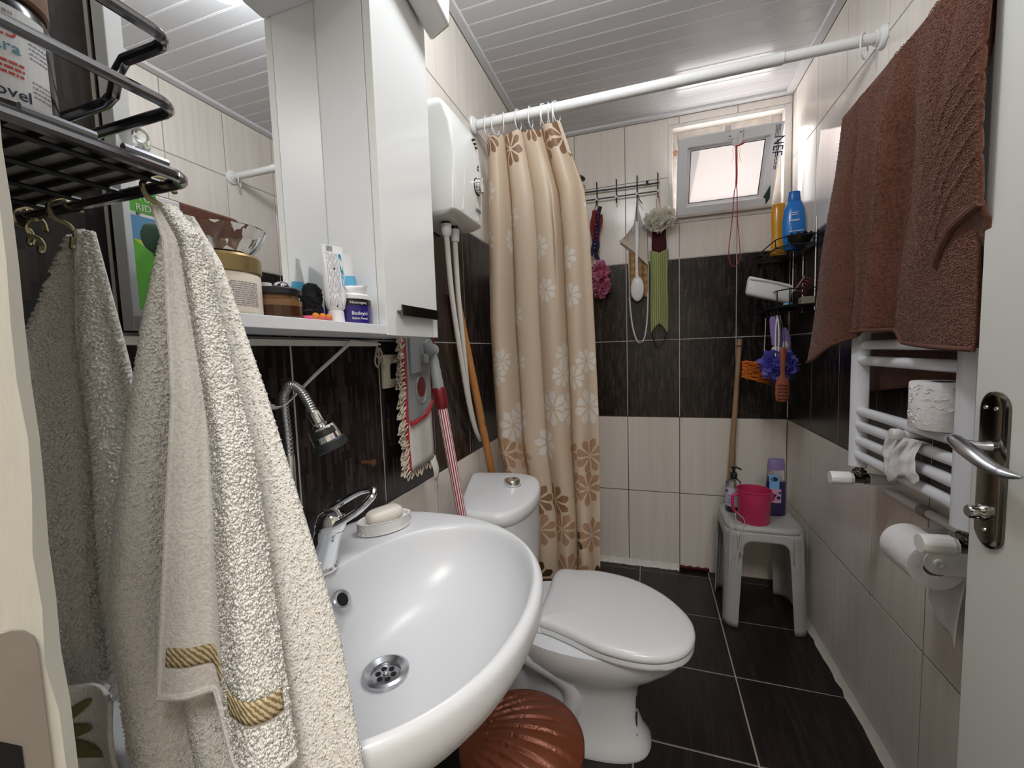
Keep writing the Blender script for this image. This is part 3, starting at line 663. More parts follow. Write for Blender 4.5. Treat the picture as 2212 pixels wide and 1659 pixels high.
bm = NB(); a = face_ang(.092, -1.882); arc_lines(bm, .092, -1.882, .0433, a+.05, a+1.0, SZ+.039, 12, .0026, .0011); obj('fine_print', bm, 'greyprint', cj, smooth=0)
bw = thing('glass_bowl', 'small clear ribbed glass bowl standing on the gold jar lid', 'bowl', (.092, -1.878, SZ+.0762))
bm = NB(); n = 72; prof = [(.020, 0), (.030, .003), (.042, .016), (.048, .030), (.050, .034), (.0485, .034), (.046, .029), (.040, .0165), (.028, .0055), (.002, .004)]
loft(bm, [[V3((.092+cos(2*pi*k/n)*r*(1+(.018*cos(k*2*pi/6) if .02 < r < .049 else 0)), -1.878+sin(2*pi*k/n)*r*(1+(.018*cos(k*2*pi/6) if .02 < r < .049 else 0)), SZ+.0762+z)) for k in range(n)] for r, z in prof]); obj('bowl', bm, 'glass', bw)
aj = jar_('amber_jar', 'short glass jar of amber wax with a black lid', 'jar', .094, -1.805, [
    ('glass', 'amber', [(.033, 0), (.0355, .003), (.0355, .018)], 32), ('wax', 'amberlight', [(.0355, .0181), (.0355, .026), (.031, .0295), (.0305, .034)], 32), ('lid', 'jarblack', [(.0345, .034), (.036, .035), (.036, .042), (.034, .044), (.004, .0443)], 32)])
lj = thing('clear_dome', 'small clear plastic dome lying on the black jar lid', 'lid', (.085, -1.797, SZ+.0444))
bm = NB(); lathe(bm, [(.0125, 0), (.013, .006), (.010, .0115), (.004, .014)], (.088, -1.786, SZ+.0445), 20); obj('dome', bm, 'clear', lj)
ts = thing('small_tube', 'little white tube with a ribbed white cap behind the amber jar', 'tube', (.052, -1.782, SZ))
bm = NB(); lathe(bm, [(.009, 0), (.010, .002), (.010, .044), (.0085, .046)], (.052, -1.782, SZ), 18); obj('tube', bm, 'whitelabel', ts)
bm = NB(); lathe(bm, [(.0085, 0), (.0085, .012), (.008, .014), (.001, .0142)], (.052, -1.782, SZ+.046), 18); obj('cap', bm, 'white', ts)
bm = NB(); arc_lines(bm, .052, -1.782, .0102, -1.2, .1, SZ+.038, 2, .006, .003); obj('print', bm, 'navy', ts, smooth=0)
def squeeze_tube(name, label, foot, top, wdir, w, cap_r, cap_h, m, capm, cat='tube'):
    """tube standing on its cap: round at the cap, pressed flat at the crimp"""
    t = thing(name, label, cat, foot); F, T = V3(foot), V3(top); ax = (T-F).normalized(); wd = V3(wdir); wd = (wd-ax*wd.dot(ax)).normalized(); nd = ax.cross(wd)
    L = (T-F).length; bm = NB(); n = 24; rings = []
    for f, a, b in ((0, .60, .60), (.05, .82, .80), (.18, 1.0, .74), (.45, 1.0, .55), (.75, 1.0, .30), (.93, 1.0, .07), (1.0, 1.0, .05)):
        rings.append([F+ax*(cap_h+(L-cap_h)*f)+wd*(cos(2*pi*k/n)*a*w/2)+nd*(sin(2*pi*k/n)*b*w/2) for k in range(n)])
    loft(bm, rings); obj('tube', bm, m, t)
    if cap_h: bm = NB(); lathe(bm, [(cap_r*1.06, 0), (cap_r*1.06, .002), (cap_r, cap_h-.001), (cap_r*.9, cap_h)], F, 24, axis=ax); obj('cap', bm, capm, t)
    return t, F, ax, wd, nd, L
tt, F, ax, wd, nd, L = squeeze_tube('cream_tube', 'tall white tube with fine blue print standing on its white cap', (.118, -1.708, SZ), (.112, -1.700, 1.360), (.42, .9, 0), .036, .0125, .019, 'whitelabel', 'white')
fr = -nd if (CAM-F).dot(nd) < 0 else nd
def on(u, v, base=.019): 
    z = base+(L-base)*v; a_ = lerp_tab([(0, .6), (.05, .82), (.18, 1), (1, 1)], v); b = lerp_tab([(0, .6), (.05, .8), (.18, .74), (.45, .55), (.75, .30), (.93, .07), (1, .05)], v)
    b = b*.018*sqrt(max(0, 1-min(1, abs(2*u)/a_)**2))
    return F+ax*z+wd*(u*.036)+fr*(b+.0007)
bm = NB()
rnd = random.Random(9)
for i in range(9):
    u = -.36+i*.062; v = .06
    while v < .86:
        l = rnd.uniform(.05, .2); swatch(bm, [on(u+p, min(.88, v+q)) for p, q in ((0, 0), (.022, 0), (.022, l), (0, l))]); v += l+rnd.uniform(.01, .05 if i != 3 else .12)
obj('fine_print', bm, 'greyprint', tt, smooth=0)
bm = NB(); 
for i in range(8): swatch(bm, [on(-.30+i*.035+p, q) for p, q in ((0, .90), (.018, .90), (.018, .985), (0, .985))])
bmk = NB(); swatch(bmk, [on(-.06+.045*cos(a), .63+.018*sin(a)) for a in [2*pi*i/12 for i in range(12)]]); obj('recycling_mark', bmk, 'navy', tt, smooth=0); bmk = NB(); swatch(bmk, [on(p, q) for p, q in ((-.12, .04), (-.06, .04), (-.06, .075), (-.12, .075))]); obj('maker_mark', bmk, 'navy', tt, smooth=0); obj('barcode', bm, 'navy', tt, smooth=0)
bm = NB(); swatch(bm, [on(.22+p*0, .9) for p in ()] or [on(p, q) for p, q in ((-.12, .965), (-.10, .965), (-.10, .975), (-.12, .975))]); obj('corner_mark', bm, 'navy', tt, smooth=0)
bm = NB(); swatch(bm, [on(p, q) for p, q in ((.22, .88), (.34, .88), (.40, .55), (.24, .60))]); obj('teal_band', bm, 'teal', tt, smooth=0)
bm = NB(); swatch(bm, [on(p, q) for p, q in ((.24, .58), (.40, .53), (.44, .32), (.26, .38))]); obj('blue_band', bm, 'sky', tt, smooth=0)
t2, F2, ax2, wd2, nd2, L2 = squeeze_tube('leaning_tube', 'white and sky blue tube standing on the indigo jar lid behind the tall printed tube', (.080, -1.626, SZ+.0562), (.072, -1.629, 1.366), (.5, .8, .1), .034, .011, .010, 'whitelabel', 'sky')
bm = NB(); n = 24; loft(bm, [[F2+ax2*(.0105+(L2-.0105)*f)+wd2*(cos(2*pi*k/n)*a*.0174)+nd2*(sin(2*pi*k/n)*b*.0174) for k in range(n)] for f, a, b in ((0, .62, .62), (.05, .84, .82), (.18, 1.0, .76), (.36, 1.0, .64))], False, False); obj('blue_band', bm, 'sky', t2)
bj = jar_('care_cream_jar', 'indigo cream jar with a white lid and white lettering at the shelf end', 'jar', .088, -1.640, [
    ('body', 'indigo', [(.037, 0), (.040, .003), (.040, .033)], 36), ('band', 'jarblack', [(.0402, .033), (.0402, .045)], 36), ('lid', 'white', [(.0385, .045), (.0385, .052), (.036, .055), (.004, .0555)], 36)])
def wrap_text(text, size, cx, cy, r, z, ang0, m, parent):
    c = bpy.data.curves.new('lettering', 'FONT'); c.body = text; c.size = size; c.extrude = .0002; c.align_x = 'CENTER'; c.resolution_u = 2
    t = bpy.data.objects.new('lettering_source', c); COL.objects.link(t); bpy.context.view_layer.update()
    me = bpy.data.meshes.new_from_object(t.evaluated_get(bpy.context.evaluated_depsgraph_get())); bpy.data.objects.remove(t); bpy.data.curves.remove(c)
    for v in me.vertices:
        a = ang0+v.co.x/r; rr = r+.0004+v.co.z; v.co = V3((cx+rr*cos(a), cy+rr*sin(a), z+v.co.y))
    me.materials.clear(); return obj('lettering', me, m, parent)
a = face_ang(.088, -1.640)+.52
wrap_text('Besleyici', .0092, .088, -1.640, .040, SZ+.0165, a, 'whitelabel', bj); wrap_text('Bakım Kremi', .0058, .088, -1.640, .040, SZ+.0085, a, 'whitelabel', bj); wrap_text('Neutrogena', .0066, .088, -1.640, .0402, SZ+.0362, a-.05, 'whitelabel', bj)
wt_, *_r = squeeze_tube('white_packet', 'crumpled white packet lying on the indigo jar lid', (.098, -1.670, SZ+.0565), (.112, -1.618, SZ+.064), (.6, .2, .7), .024, .004, 0, 'paper', 'paper', 'packet')
pp = thing('white_cap_pot', 'little white pot on the left of the indigo jar lid', 'pot', (.078, -1.664, SZ+.0557)); bm = NB(); lathe(bm, [(.011, 0), (.0115, .002), (.0115, .017), (.010, .0185), (.001, .0187)], (.076, -1.668, SZ+.0557), 20); obj('pot', bm, 'white', pp)
dp = thing('dark_pot', 'dark indigo pot with a pale rim left of the lettered jar', 'pot', (.062, -1.715, SZ)); bm = NB(); lathe(bm, [(.027, 0), (.029, .002), (.029, .026)], (.058, -1.712, SZ), 28); obj('pot', bm, 'indigo', dp); bm = NB(); lathe(bm, [(.0285, .026), (.0285, .031), (.026, .033), (.002, .0333)], (.058, -1.712, SZ), 28); obj('rim', bm, 'white', dp)
sc = thing('scrunchie', 'black gathered hair scrunchie draped over the dark pot', 'hair tie', (.098, -1.752, SZ)); bm = NB(); rnd = random.Random(4)
cp = catmull([(.104, -1.752, SZ+.014), (.100, -1.747, SZ+.030), (.090, -1.735, SZ+.046), (.084, -1.722, SZ+.054), (.080, -1.712, SZ+.049), (.088, -1.722, SZ+.036), (.098, -1.735, SZ+.020)], 6, True)
tube(bm, cp, [.0105+.0035*sin(i*2.1)+rnd.uniform(-.001, .001) for i in range(len(cp))], 9, True); obj('scrunchie', bm, 'scrunchie', sc)
ht = thing('bobble_tie', 'pink hair tie with orange bobbles lying on the shelf', 'hair tie', (.118, -1.755, SZ)); bm = NB(); tube(bm, [(.118+.014*cos(a), -1.752+.026*sin(a), SZ+.0034) for a in [2*pi*i/20 for i in range(20)]], .0033, 8, True); obj('tie', bm, 'hairpink', ht)
bm = NB()
for a in (-.6, -.1, .5): sphere(bm, (.118+.014*cos(a), -1.752+.026*sin(a), SZ+.0060), .0056, 10)
obj('bobble', bm, 'orangebead', ht)
gp = thing('green_pack', 'green and lime upright pack behind the white towel on the shelf', 'pack', (.055, -1.937, SZ))
bm = NB(); box(bm, .053, .060, -1.951, -1.905, SZ, 1.372); pk = obj('pack', bm, 'whitelabel', gp, smooth=0, bevel=.0015)
f_ = .0604
bm = NB(); swatch(bm, [(f_, -1.960, 1.346), (f_, -1.932, 1.346), (f_, -1.932, 1.3715), (f_, -1.960, 1.3715)]); obj('green_panel', bm, 'greenbox', gp, smooth=0)
lettering('TUM', .0105, (f_+.0003, -1.9525, 1.3595), (0, 1, 0), (0, 0, 1), 'whitelabel', gp); lettering('RIDE', .0105, (f_+.0003, -1.955, 1.3485), (0, 1, 0), (0, 0, 1), 'whitelabel', gp)
bm = NB(); swatch(bm, [(f_, -1.960, 1.315), (f_, -1.914, 1.315), (f_, -1.914, 1.342), (f_, -1.960, 1.342)]); obj('sky_panel', bm, 'skypack', gp, smooth=0)
bm = NB(); swatch(bm, [(f_, -1.960, SZ+.004), (f_, -1.914, SZ+.004), (f_, -1.914, 1.315), (f_, -1.960, 1.315)]); obj('lime_panel', bm, 'limepack', gp, smooth=0)
bm = NB(); swatch(bm, [(f_+.0002, -1.960, SZ+.004), (f_+.0002, -1.945, SZ+.004), (f_+.0002, -1.938, 1.30), (f_+.0002, -1.960, 1.315)]); obj('grass_panel', bm, 'greenbox', gp, smooth=0)
bm = NB(); sphere(bm, (.0600, -1.937, 1.320), .016, 14, (.12, 1, 1.2)); sphere(bm, (.0600, -1.930, 1.303), .011, 12, (.12, 1.2, .8)); obj('dark_fruit', bm, 'darkgreen', gp)

# ------------------------------------------------------------------ water heater
ht_ = thing('water_heater', 'white wall water heater with a round dial beside the shower curtain', 'heater', (.07, -1.17, 1.54))
bm = NB(); hx = .143
def sect(z, d, yo=0):        # plan outline of the case at one height: shallow side, rounded front
    y0, y1 = -1.268+yo, -1.072-yo
    return [(.002, y0+.002, z), (d*.93, y0, z), (d*.975, y0+.005, z), (d, y0+.030, z), (d*1.005, (y0+y1)/2, z), (d, y1-.030, z), (d*.975, y1-.005, z), (d*.93, y1, z), (.002, y1-.002, z)]
loft(bm, [sect(1.540, .085, .006), sect(1.543, .115, .002), sect(1.552, .138), sect(1.60, hx), sect(1.70, hx+.002), sect(1.775, hx-.006), sect(1.815, hx-.020), sect(1.836, hx-.035, .004), sect(1.840, hx-.05, .008)]); obj('case', bm, 'offwhite', ht_, smooth=40, bevel=.004)
bm = NB()
for yy in (-1.222, -1.118): tube(bm, catmull([(hx-.018, yy, 1.80), (hx-.004, yy+(.01 if yy < -1.2 else -.01), 1.74), (hx+.000, yy+(.012 if yy < -1.2 else -.012), 1.66), (hx-.003, yy, 1.56)], 6), .0022, 6)
obj('raised_line', bm, 'offwhite', ht_)
bm = NB(); ky, kz = -1.122, 1.655
lathe(bm, [(.026, 0), (.026, .003), (.021, .004)], (hx-.001, ky, kz), 28, axis=(1, 0, .02), cap0=False); obj('dial_ring', bm, 'black', ht_)
bm = NB(); lathe(bm, [(.0215, .002), (.0205, .016), (.019, .018), (.002, .0182)], (hx-.001, ky, kz), 24, axis=(1, 0, .02)); box(bm, hx+.015, hx+.022, ky-.005, ky+.005, kz-.020, kz+.020); obj('dial', bm, 'chrome', ht_, bevel=.001)
x_ = hx+.0015
for p in ([(-1.116, 1.712), (-1.108, 1.720), (-1.108, 1.712)], [(-1.121, 1.703), (-1.107, 1.703), (-1.107, 1.7065), (-1.121, 1.7065)]): bm = NB(); prism(bm, p, x_-.006, x_+.0012, 'x'); obj('mark', bm, 'black', ht_, smooth=0)
for i in range(3): bm = NB(); box(bm, x_-.012, x_-.0015, -1.125+.006*i, -1.117+.006*i, 1.768+.009*(2-i), 1.771+.009*(2-i)); obj('vent_slot', bm, 'black', ht_, smooth=0)
bm = NB(); label_lines(bm, (hx+.0012, -1.135, 1.588), (0, 1, 0), (-.05, 0, 1), .036, 2, .005, .0042); obj('maker_mark', bm, 'rubber', ht_, smooth=0)
for nm, lab, y, pts, knob in (('water_hose', 'thick white hose from the smooth white nut under the heater', -1.205, [(.080, -1.205, 1.50), (.062, -1.150, 1.343), (.046, -1.063, 1.134), (.034, -.992, .989), (.026, -.93, .90), (.016, -.868, .850)], 0),
                          ('water_hose', 'white hose from the ribbed white nut under the heater', -1.158, [(.082, -1.156, 1.50), (.062, -1.105, 1.349), (.043, -1.036, 1.163), (.026, -.980, 1.035), (.016, -.93, .95), (.011, -.890, .885)], 1)):
    t = thing(nm, lab, 'hose', pts[0]); x0, y0 = pts[0][0], pts[0][1]
    bm = NB(); tube(bm, [(x0, y0, 1.515)]+catmull(pts, 6), .0078, 12); obj('hose', bm, 'hose', t)
    bm = NB()
    if knob: 
        n = 36; loft(bm, [[(x0+cos(2*pi*k/n)*r*(1+.05*(k % 3 == 0)), y0+sin(2*pi*k/n)*r*(1+.05*(k % 3 == 0)), z) for k in range(n)] for r, z in ((.0105, 1.497), (.0125, 1.500), (.0135, 1.531))])
    else: lathe(bm, [(.0095, 1.500), (.0135, 1.508), (.0150, 1.516), (.0150, 1.533)], (x0, y0, 0), 20)
    obj('nut', bm, 'white', t)
    bm = NB(); lathe(bm, [(.012, 1.530), (.012, 1.541)], (x0, y0, 0), 16); obj('seal', bm, 'black', t)

# ------------------------------------------------------------------ basin and pedestal
YB = -1.785
bs = thing('washbasin', 'white ceramic washbasin on a pedestal at the left wall', 'basin', (.2, YB, 0))
n = 64
def outer(k, s=1.0, xin=0):
    a = 2*pi*k/n; c, si = cos(a), sin(a)
    if si >= 0: x = .2+.272*si; y = .291*(abs(c)**.92)*(1 if c >= 0 else -1)
    else: x = .2-.196*abs(si)**.62; y = .291*(abs(c)**.62)*(1 if c >= 0 else -1)
    return ((x-.03)*s+.03 if x > .03 else x, YB+y*s)
def inner(k, s=1.0, cx=.283, rx=.172, ry=.246, dx=0):
    a = 2*pi*k/n
    x = sin(a)*rx*s*(1.0 if sin(a) > 0 else .95); y = cos(a)*ry*s*(abs(cos(a))**-.06 if abs(cos(a)) > .2 else 1)
    return (cx+dx+x, YB+y)
bm = NB(); rings = []
for s, z in ((.34, .60), (.52, .63), (.74, .675), (.90, .73), (.965, .765), (.988, .785), (.997, .80), (.998, .816), (.996, .822), (.990, .8268), (.980, .8295)): rings.append([(*outer(k, s), z) for k in range(n)])
for f, z in ((.3, .8300), (.80, .8296)): rings.append([tuple(p+(q-p)*f for p, q in zip(outer(k, .980), inner(k)))+(z,) for k in range(n)])
for s, z, dx in ((1.0, .8285, 0), (.982, .8245, 0), (.965, .812, 0), (.945, .795, 0), (.895, .768, -.003), (.80, .738, -.008), (.64, .712, -.017), (.44, .698, -.030), (.25, .692, -.042), (.145, .690, -.050)): rings.append([(*inner(k, s, dx=dx), z) for k in range(n)])
loft(bm, rings); obj('bowl', bm, 'ceramic', bs, smooth=180, sub=1)
bm = NB(); loft(bm, [[(.19+cos(a)*.085*s*(1 if cos(a) > 0 else 1.3), YB+sin(a)*.085*s, z) for a in [2*pi*i/28 for i in range(28)]] for s, z in ((1.5, 0), (1.45, .02), (1.12, .10), (1.0, .30), (1.02, .52), (1.25, .60), (1.4, .66))]); obj('pedestal', bm, 'ceramic', bs, smooth=60)
dc = V3((.233, YB, .6975))
bm = NB(); lathe(bm, [(.0335, -.009), (.0345, .0008), (.030, .0028), (.0225, -.002), (.0215, -.0065), (.0215, -.008)], dc, 40, cap0=False); obj('drain', bm, 'steel', bs, label='brushed steel drain')
drn = bs.children[-1]
bm = NB(); lathe(bm, [(.0213, -.0075), (.0200, -.0055), (.018, -.0050), (.001, -.0048)], dc, 32); sphere(bm, dc+V3((0, 0, -.003)), .0045, 12, (1, 1, .7)); obj('strainer', bm, 'steel', drn)
bm = NB()
for i in range(6): lathe(bm, [(.0042, -.0046), (.0042, -.0042)], dc+V3((.0118*cos(i*pi/3+.3), .0118*sin(i*pi/3+.3), 0)), 14)
obj('drain_hole', bm, 'void', drn)
on_ = V3((.80, 0, .60)).normalized(); oc = V3((.1455, -1.768, .786))
bm = NB(); lathe(bm, [(.0165, -.003), (.0165, .001), (.0145, .0028), (.0105, .0015), (.0095, -.002)], oc, 28, axis=on_, cap0=False, cap1=False); ov = obj('overflow_ring', bm, 'steel', bs)
bm = NB(); lathe(bm, [(.0105, .0004), (.001, .0006)], oc, 24, axis=on_); obj('overflow_hole', bm, 'void', ov, smooth=0)
# soap dish and soap
sd = thing('soap_dish', 'white oval dimpled soap dish on the basin rim', 'soap dish', (.113, -1.603, .831)); bm = NB(); n2 = 46; sx, sy = .033, .054
rot = .55
def dsh(r, a, z): 
    x, y = cos(a)*r*sx, sin(a)*r*sy
    return (.112+x*cos(rot)+y*sin(rot), -1.601-x*sin(rot)+y*cos(rot), .8315+z)
rg = []
for j, z in enumerate((0, .001, .005, .009, .013, .017, .021, .0225)):
    rg.append([dsh((1.0-.075*((k+j//1) % 2 == 0 and j in (2, 3, 4, 5, 6))), 2*pi*k/n2, z) for k in range(n2)])
for r, z in ((.93, .0228), (.88, .0215), (.85, .016), (.3, .0145)): rg.append([dsh(r, 2*pi*k/n2, z) for k in range(n2)])
loft(bm, rg); obj('dish', bm, 'dish', sd, smooth=25)
so = thing('soap_bar', 'cream soap bar resting in the white oval dish', 'soap', (.112, -1.601, .848)); bm = NB()
def sup(a, s): c, s_ = cos(a), sin(a); return (abs(c)**.6*(1 if c > 0 else -1)*s*.021, abs(s_)**.6*(1 if s_ > 0 else -1)*s*.036)
rg = []
for s, z in ((.75, 0), (.95, .004), (1.0, .011), (.96, .019), (.80, .0235), (.4, .0248)):
    R_ = []
    for k in range(40):
        x, y = sup(2*pi*k/40, s); R_.append((.112+x*cos(rot)+y*sin(rot), -1.601-x*sin(rot)+y*cos(rot), .847+z+y*.06))
    rg.append(R_)
loft(bm, rg); obj('soap', bm, 'soap', so, smooth=60)

# ------------------------------------------------------------------ mixer tap with a flexible spray spout
FX, FY, FZ = .103, -1.767, .831
fc = thing('mixer_tap', 'chrome mixer tap with a tall flexible spray spout on the basin', 'tap', (FX, FY, FZ))
bm = NB(); lathe(bm, [(.029, 0), (.029, .003), (.026, .006), (.024, .008)], (FX, FY, FZ), 28); obj('base_ring', bm, 'chrome', fc)
ax_ = V3((.30, .10, .95)).normalized(); o_ = V3((FX, FY, FZ+.004))
bm = NB(); lathe(bm, [(.024, 0), (.0235, .02), (.0215, .05), (.0225, .064), (.0235, .066), (.0235, .070), (.0225, .071)], o_, 28, axis=ax_); obj('body', bm, 'chrome', fc)
bm = NB(); h0 = o_+ax_*.071; lathe(bm, [(.0232, 0), (.0238, .004), (.0225, .017), (.017, .024), (.004, .026)], h0, 28, axis=ax_); hd = obj('cartridge_cap', bm, 'chrome', fc)
a0 = h0+ax_*.018; d1 = V3((.88, .30, .30)).normalized(); sd_ = (V3((-.30, .80, 0)).normalized()*.80+V3((0, 0, .60))); sd_ = (sd_-d1*sd_.dot(d1)).normalized()      # loop lever
lp = [a0+d1*x+sd_*y+V3((0, 0, z)) for x, y, z in ((-.010, .018, -.004), (.018, .020, .002), (.045, .0185, .008), (.066, .009, .013), (.070, 0, .0135), (.066, -.009, .013), (.045, -.0185, .008), (.018, -.020, .002), (-.010, -.018, -.004))]
bm = NB(); tube(bm, catmull(lp, 5), .0055, 10); obj('lever', bm, 'chrome', hd)
sx0 = V3((.068, -1.770, .852))
bm = NB(); tube(bm, catmull([o_+ax_*.022-V3((.012, 0, 0)), sx0, (.060, -1.770, .885), (.058, -1.768, .935), (.053, -1.762, 1.015)], 6), .0085, 14); obj('spout_pipe', bm, 'chrome', fc)
gp_ = catmull([(.053, -1.762, 1.012), (.052, -1.762, 1.05), (.054, -1.766, 1.092), (.062, -1.772, 1.118), (.077, -1.772, 1.131), (.090, -1.768, 1.124), (.099, -1.762, 1.104), (.105, -1.758, 1.083)], 12)
bm = NB(); dense = []
for p, q in zip(gp_, gp_[1:]): dense += [p, p.lerp(q, .5)]
tube(bm, dense, [.0074 if i % 4 < 2 else .0064 for i in range(len(dense))], 14); fh = obj('flexible_hose', bm, 'steel', fc, smooth=60, label='ribbed steel hose')
hd0 = V3((.105, -1.758, 1.084)); hd1 = V3((.128, -1.745, 1.020)); ha = (hd1-hd0).normalized(); HL = (hd1-hd0).length
bm = NB(); lathe(bm, [(.0085, -.004), (.0095, 0), (.0095, .016), (.012, .018), (.012, .022)], hd0, 20, axis=ha); obj('neck', bm, 'chrome', fc)
bm = NB(); lathe(bm, [(.014, .021), (.0205, .024), (.0225, .034), (.0235, .048)], hd0, 32, axis=ha); sh_ = obj('spray_head', bm, 'chrome', fc)
bm = NB(); lathe(bm, [(.0238, .048), (.0262, .051), (.0262, .061), (.0225, .064), (.0215, .062), (.012, .0615), (.0115, .0635), (.001, .064)], hd0, 32, axis=ha); obj('nozzle', bm, 'rubber', sh_, label='black rubber spray nozzle')
bm = NB(); fdir = (CAM-hd0); fdir = (fdir-ha*fdir.dot(ha)).normalized(); sd2 = ha.cross(fdir)
loft(bm, [[hd0+ha*(.027+q)+(fdir*cos(p)+sd2*sin(p))*r for p in [(-.75+.25*i) for i in range(7)]] for q, r in ((0, .0215), (.001, .0250), (.010, .0262), (.0115, .0235))], False, False, closed=False); obj('switch', bm, 'black', sh_, smooth=60)
# ribbon that ties the hose up, with its knot of twine
rb = thing('ribbon', 'pale ribbon tying the tap hose up to the cabinet', 'ribbon', (.03, -1.56, 1.205)); bm = NB()
def ribbon(pts, w, tw):
    P = catmull(pts, 8); m = len(P)-1
    vs = []
    for i, p in enumerate(P):
        t = (P[min(i+1, m)]-P[max(i-1, 0)]).normalized(); a = t.cross(V3((1, 0, .2))).normalized(); b = t.cross(a); ang = tw*i/m
        d = a*cos(ang)+b*sin(ang); vs.append((bm.verts.new(p+d*w), bm.verts.new(p-d*w)))
    for (a, b), (c, d) in zip(vs, vs[1:]): bm.faces.new((a, b, d, c))
ribbon([(.026, -1.46, 1.200), (.027, -1.52, 1.204), (.028, -1.560, 1.2065)], .0025, .3)
ribbon([(.028, -1.560, 1.2065), (.035, -1.62, 1.175), (.047, -1.69, 1.142), (.058, -1.745, 1.114), (.064, -1.775, 1.100), (.052, -1.785, 1.097), (.045, -1.776, 1.098)], .0034, 2.6)
ribbon([(.045, -1.776, 1.098), (.040, -1.80, 1.108), (.034, -1.86, 1.128), (.03, -1.93, 1.15)], .0026, 1.0)
obj('ribbon', bm, 'tape', rb, solid=.0006)
tw_ = thing('twine_knot', 'knotted beige twine hanging under the cabinet beside the socket', 'twine', (.012, -1.45, 1.195)); bm = NB()
tube(bm, catmull([(.014, -1.455, 1.200), (.014, -1.462, 1.185), (.012, -1.466, 1.160), (.012, -1.457, 1.148), (.014, -1.450, 1.165), (.014, -1.453, 1.185), (.013, -1.447, 1.192), (.012, -1.438, 1.180), (.011, -1.433, 1.155), (.010, -1.430, 1.140)], 6), .0020, 6)
tube(bm, catmull([(.015, -1.466, 1.176), (.017, -1.458, 1.170), (.017, -1.449, 1.172), (.015, -1.443, 1.178), (.014, -1.449, 1.188), (.015, -1.460, 1.186)], 5, True), .0019, 6); obj('twine', bm, 'twine', tw_)
# socket frame without its insert, rusty bolt
sk = thing('socket_frame', 'ivory electric socket frame with an empty dark opening on the dark tiles', 'socket', (.004, -1.38, 1.135)); bm = NB()
Y0, Y1, Z0, Z1 = -1.428, -1.342, 1.094, 1.176
for d0, d1, e, i_ in ((.0005, .008, 0, .019), (.008, .011, .010, .022)):
    for a, b, c, d in cut([(Y0+e, Y1-e, Z0+e, Z1-e)], (Y0+i_, Y1-i_, Z0+i_, Z1-i_)): box(bm, d0, d1, a, b, c, d)
obj('frame', bm, 'socket', sk, smooth=0, bevel=.0008)
bm = NB(); box(bm, .0004, .0012, Y0+.018, Y1-.018, Z0+.018, Z1-.018); obj('opening', bm, 'void', sk, smooth=0)
bm = NB(); tube(bm, [(.009, Y0+.023+.003*cos(a), Z1-.024+.004*sin(a)) for a in [2*pi*i/10 for i in range(10)]], .001, 6, True); obj('lug', bm, 'socket', sk)
rbt = thing('wall_bolt', 'rusty bolt head sticking out of the dark tiles above the soap', 'bolt', (.0, -1.515, .936)); bm = NB(); tube(bm, [(.0005, -1.517, .936), (.026, -1.515, .936)], .0045, 8); lathe(bm, [(.004, 0), (.0085, .002), (.008, .005), (.004, .007), (.001, .0072)], (.026, -1.515, .936), 12, axis=(1, 0, 0)); obj('bolt', bm, 'rust', rbt)
# ------------------------------------------------------------------ flat mop hanging on the left wall, sticks
mp_ = thing('flat_mop', 'flat mop head with cotton fringe and red binding hanging on the dark tiles', 'mop', (.03, -1.32, .86))
MY0, MY1 = -1.385, -1.262
bm = NB(); prism(bm, [(MY0, 1.33), (MY0+.001, .885), (MY0+.012, .868), (MY1-.012, .884), (MY1, .90), (MY1, 1.33)], .026, .036, 'x'); obj('mop_cloth', bm, 'mopcloth', mp_, bevel=.002)
bm = NB(); x_ = .0365
tube(bm, [(x_, MY0, 1.33), (x_, MY0+.001, 1.1), (x_, MY0+.001, .93), (x_, MY0+.006, .905), (x_, MY0+.003, .88)], .0048, 8)
tube(bm, [(x_, MY1, 1.33), (x_, MY1, .905)], .0036, 8)
tube(bm, catmull([(.046, MY0+.003, 1.000), (.047, -1.355, 1.002), (.047, -1.31, 1.012), (.046, -1.28, 1.030), (.044, MY1, 1.045)], 5), .0055, 8, flat=.6); obj('red_binding', bm, 'redtrim', mp_)
bm = NB(); prism(bm, [(MY0+.006, 1.33), (MY0+.006, 1.005), (-1.33, 1.008), (-1.28, 1.03), (MY1-.004, 1.045), (MY1-.004, 1.33)], .036, .043, 'x')
prism(bm, [(MY0+.012, 1.33), (MY0+.012, 1.125), (-1.30, 1.13), (-1.30, 1.33)], .043, .050, 'x'); prism(bm, [(-1.325, 1.175), (-1.325, 1.15), (-1.275, 1.152), (-1.275, 1.172)], .043, .060, 'x')
tube(bm, [(.050, -1.288, 1.195), (.058, -1.288, 1.195)], .02, 14); tube(bm, [(.0435, -1.318+.026*cos(a), 1.082+.036*sin(a)) for a in [2*pi*i/24 for i in range(24)]], .003, 6, True); obj('mop_plate', bm, 'greyplastic', mp_, bevel=.0015)
bm = NB(); prism(bm, [(-1.318+.019*cos(a), 1.090+.028*sin(a)) for a in [2*pi*i/20 for i in range(20)]], .0432, .0445, 'x'); obj('clip_hole', bm, 'redplastic', mp_)
bm = NB(); grid(bm, lambda u, v: (.040+.005*(1-v)-.003*(2*u-1)**2, MY0+.005+(MY1-MY0-.008)*u, .880+.008*u+v*(.122+.038*u**1.6)), 8, 8); obj('pocket', bm, 'mopcloth', mp_, solid=.003)
bm = NB(); rnd = random.Random(11)
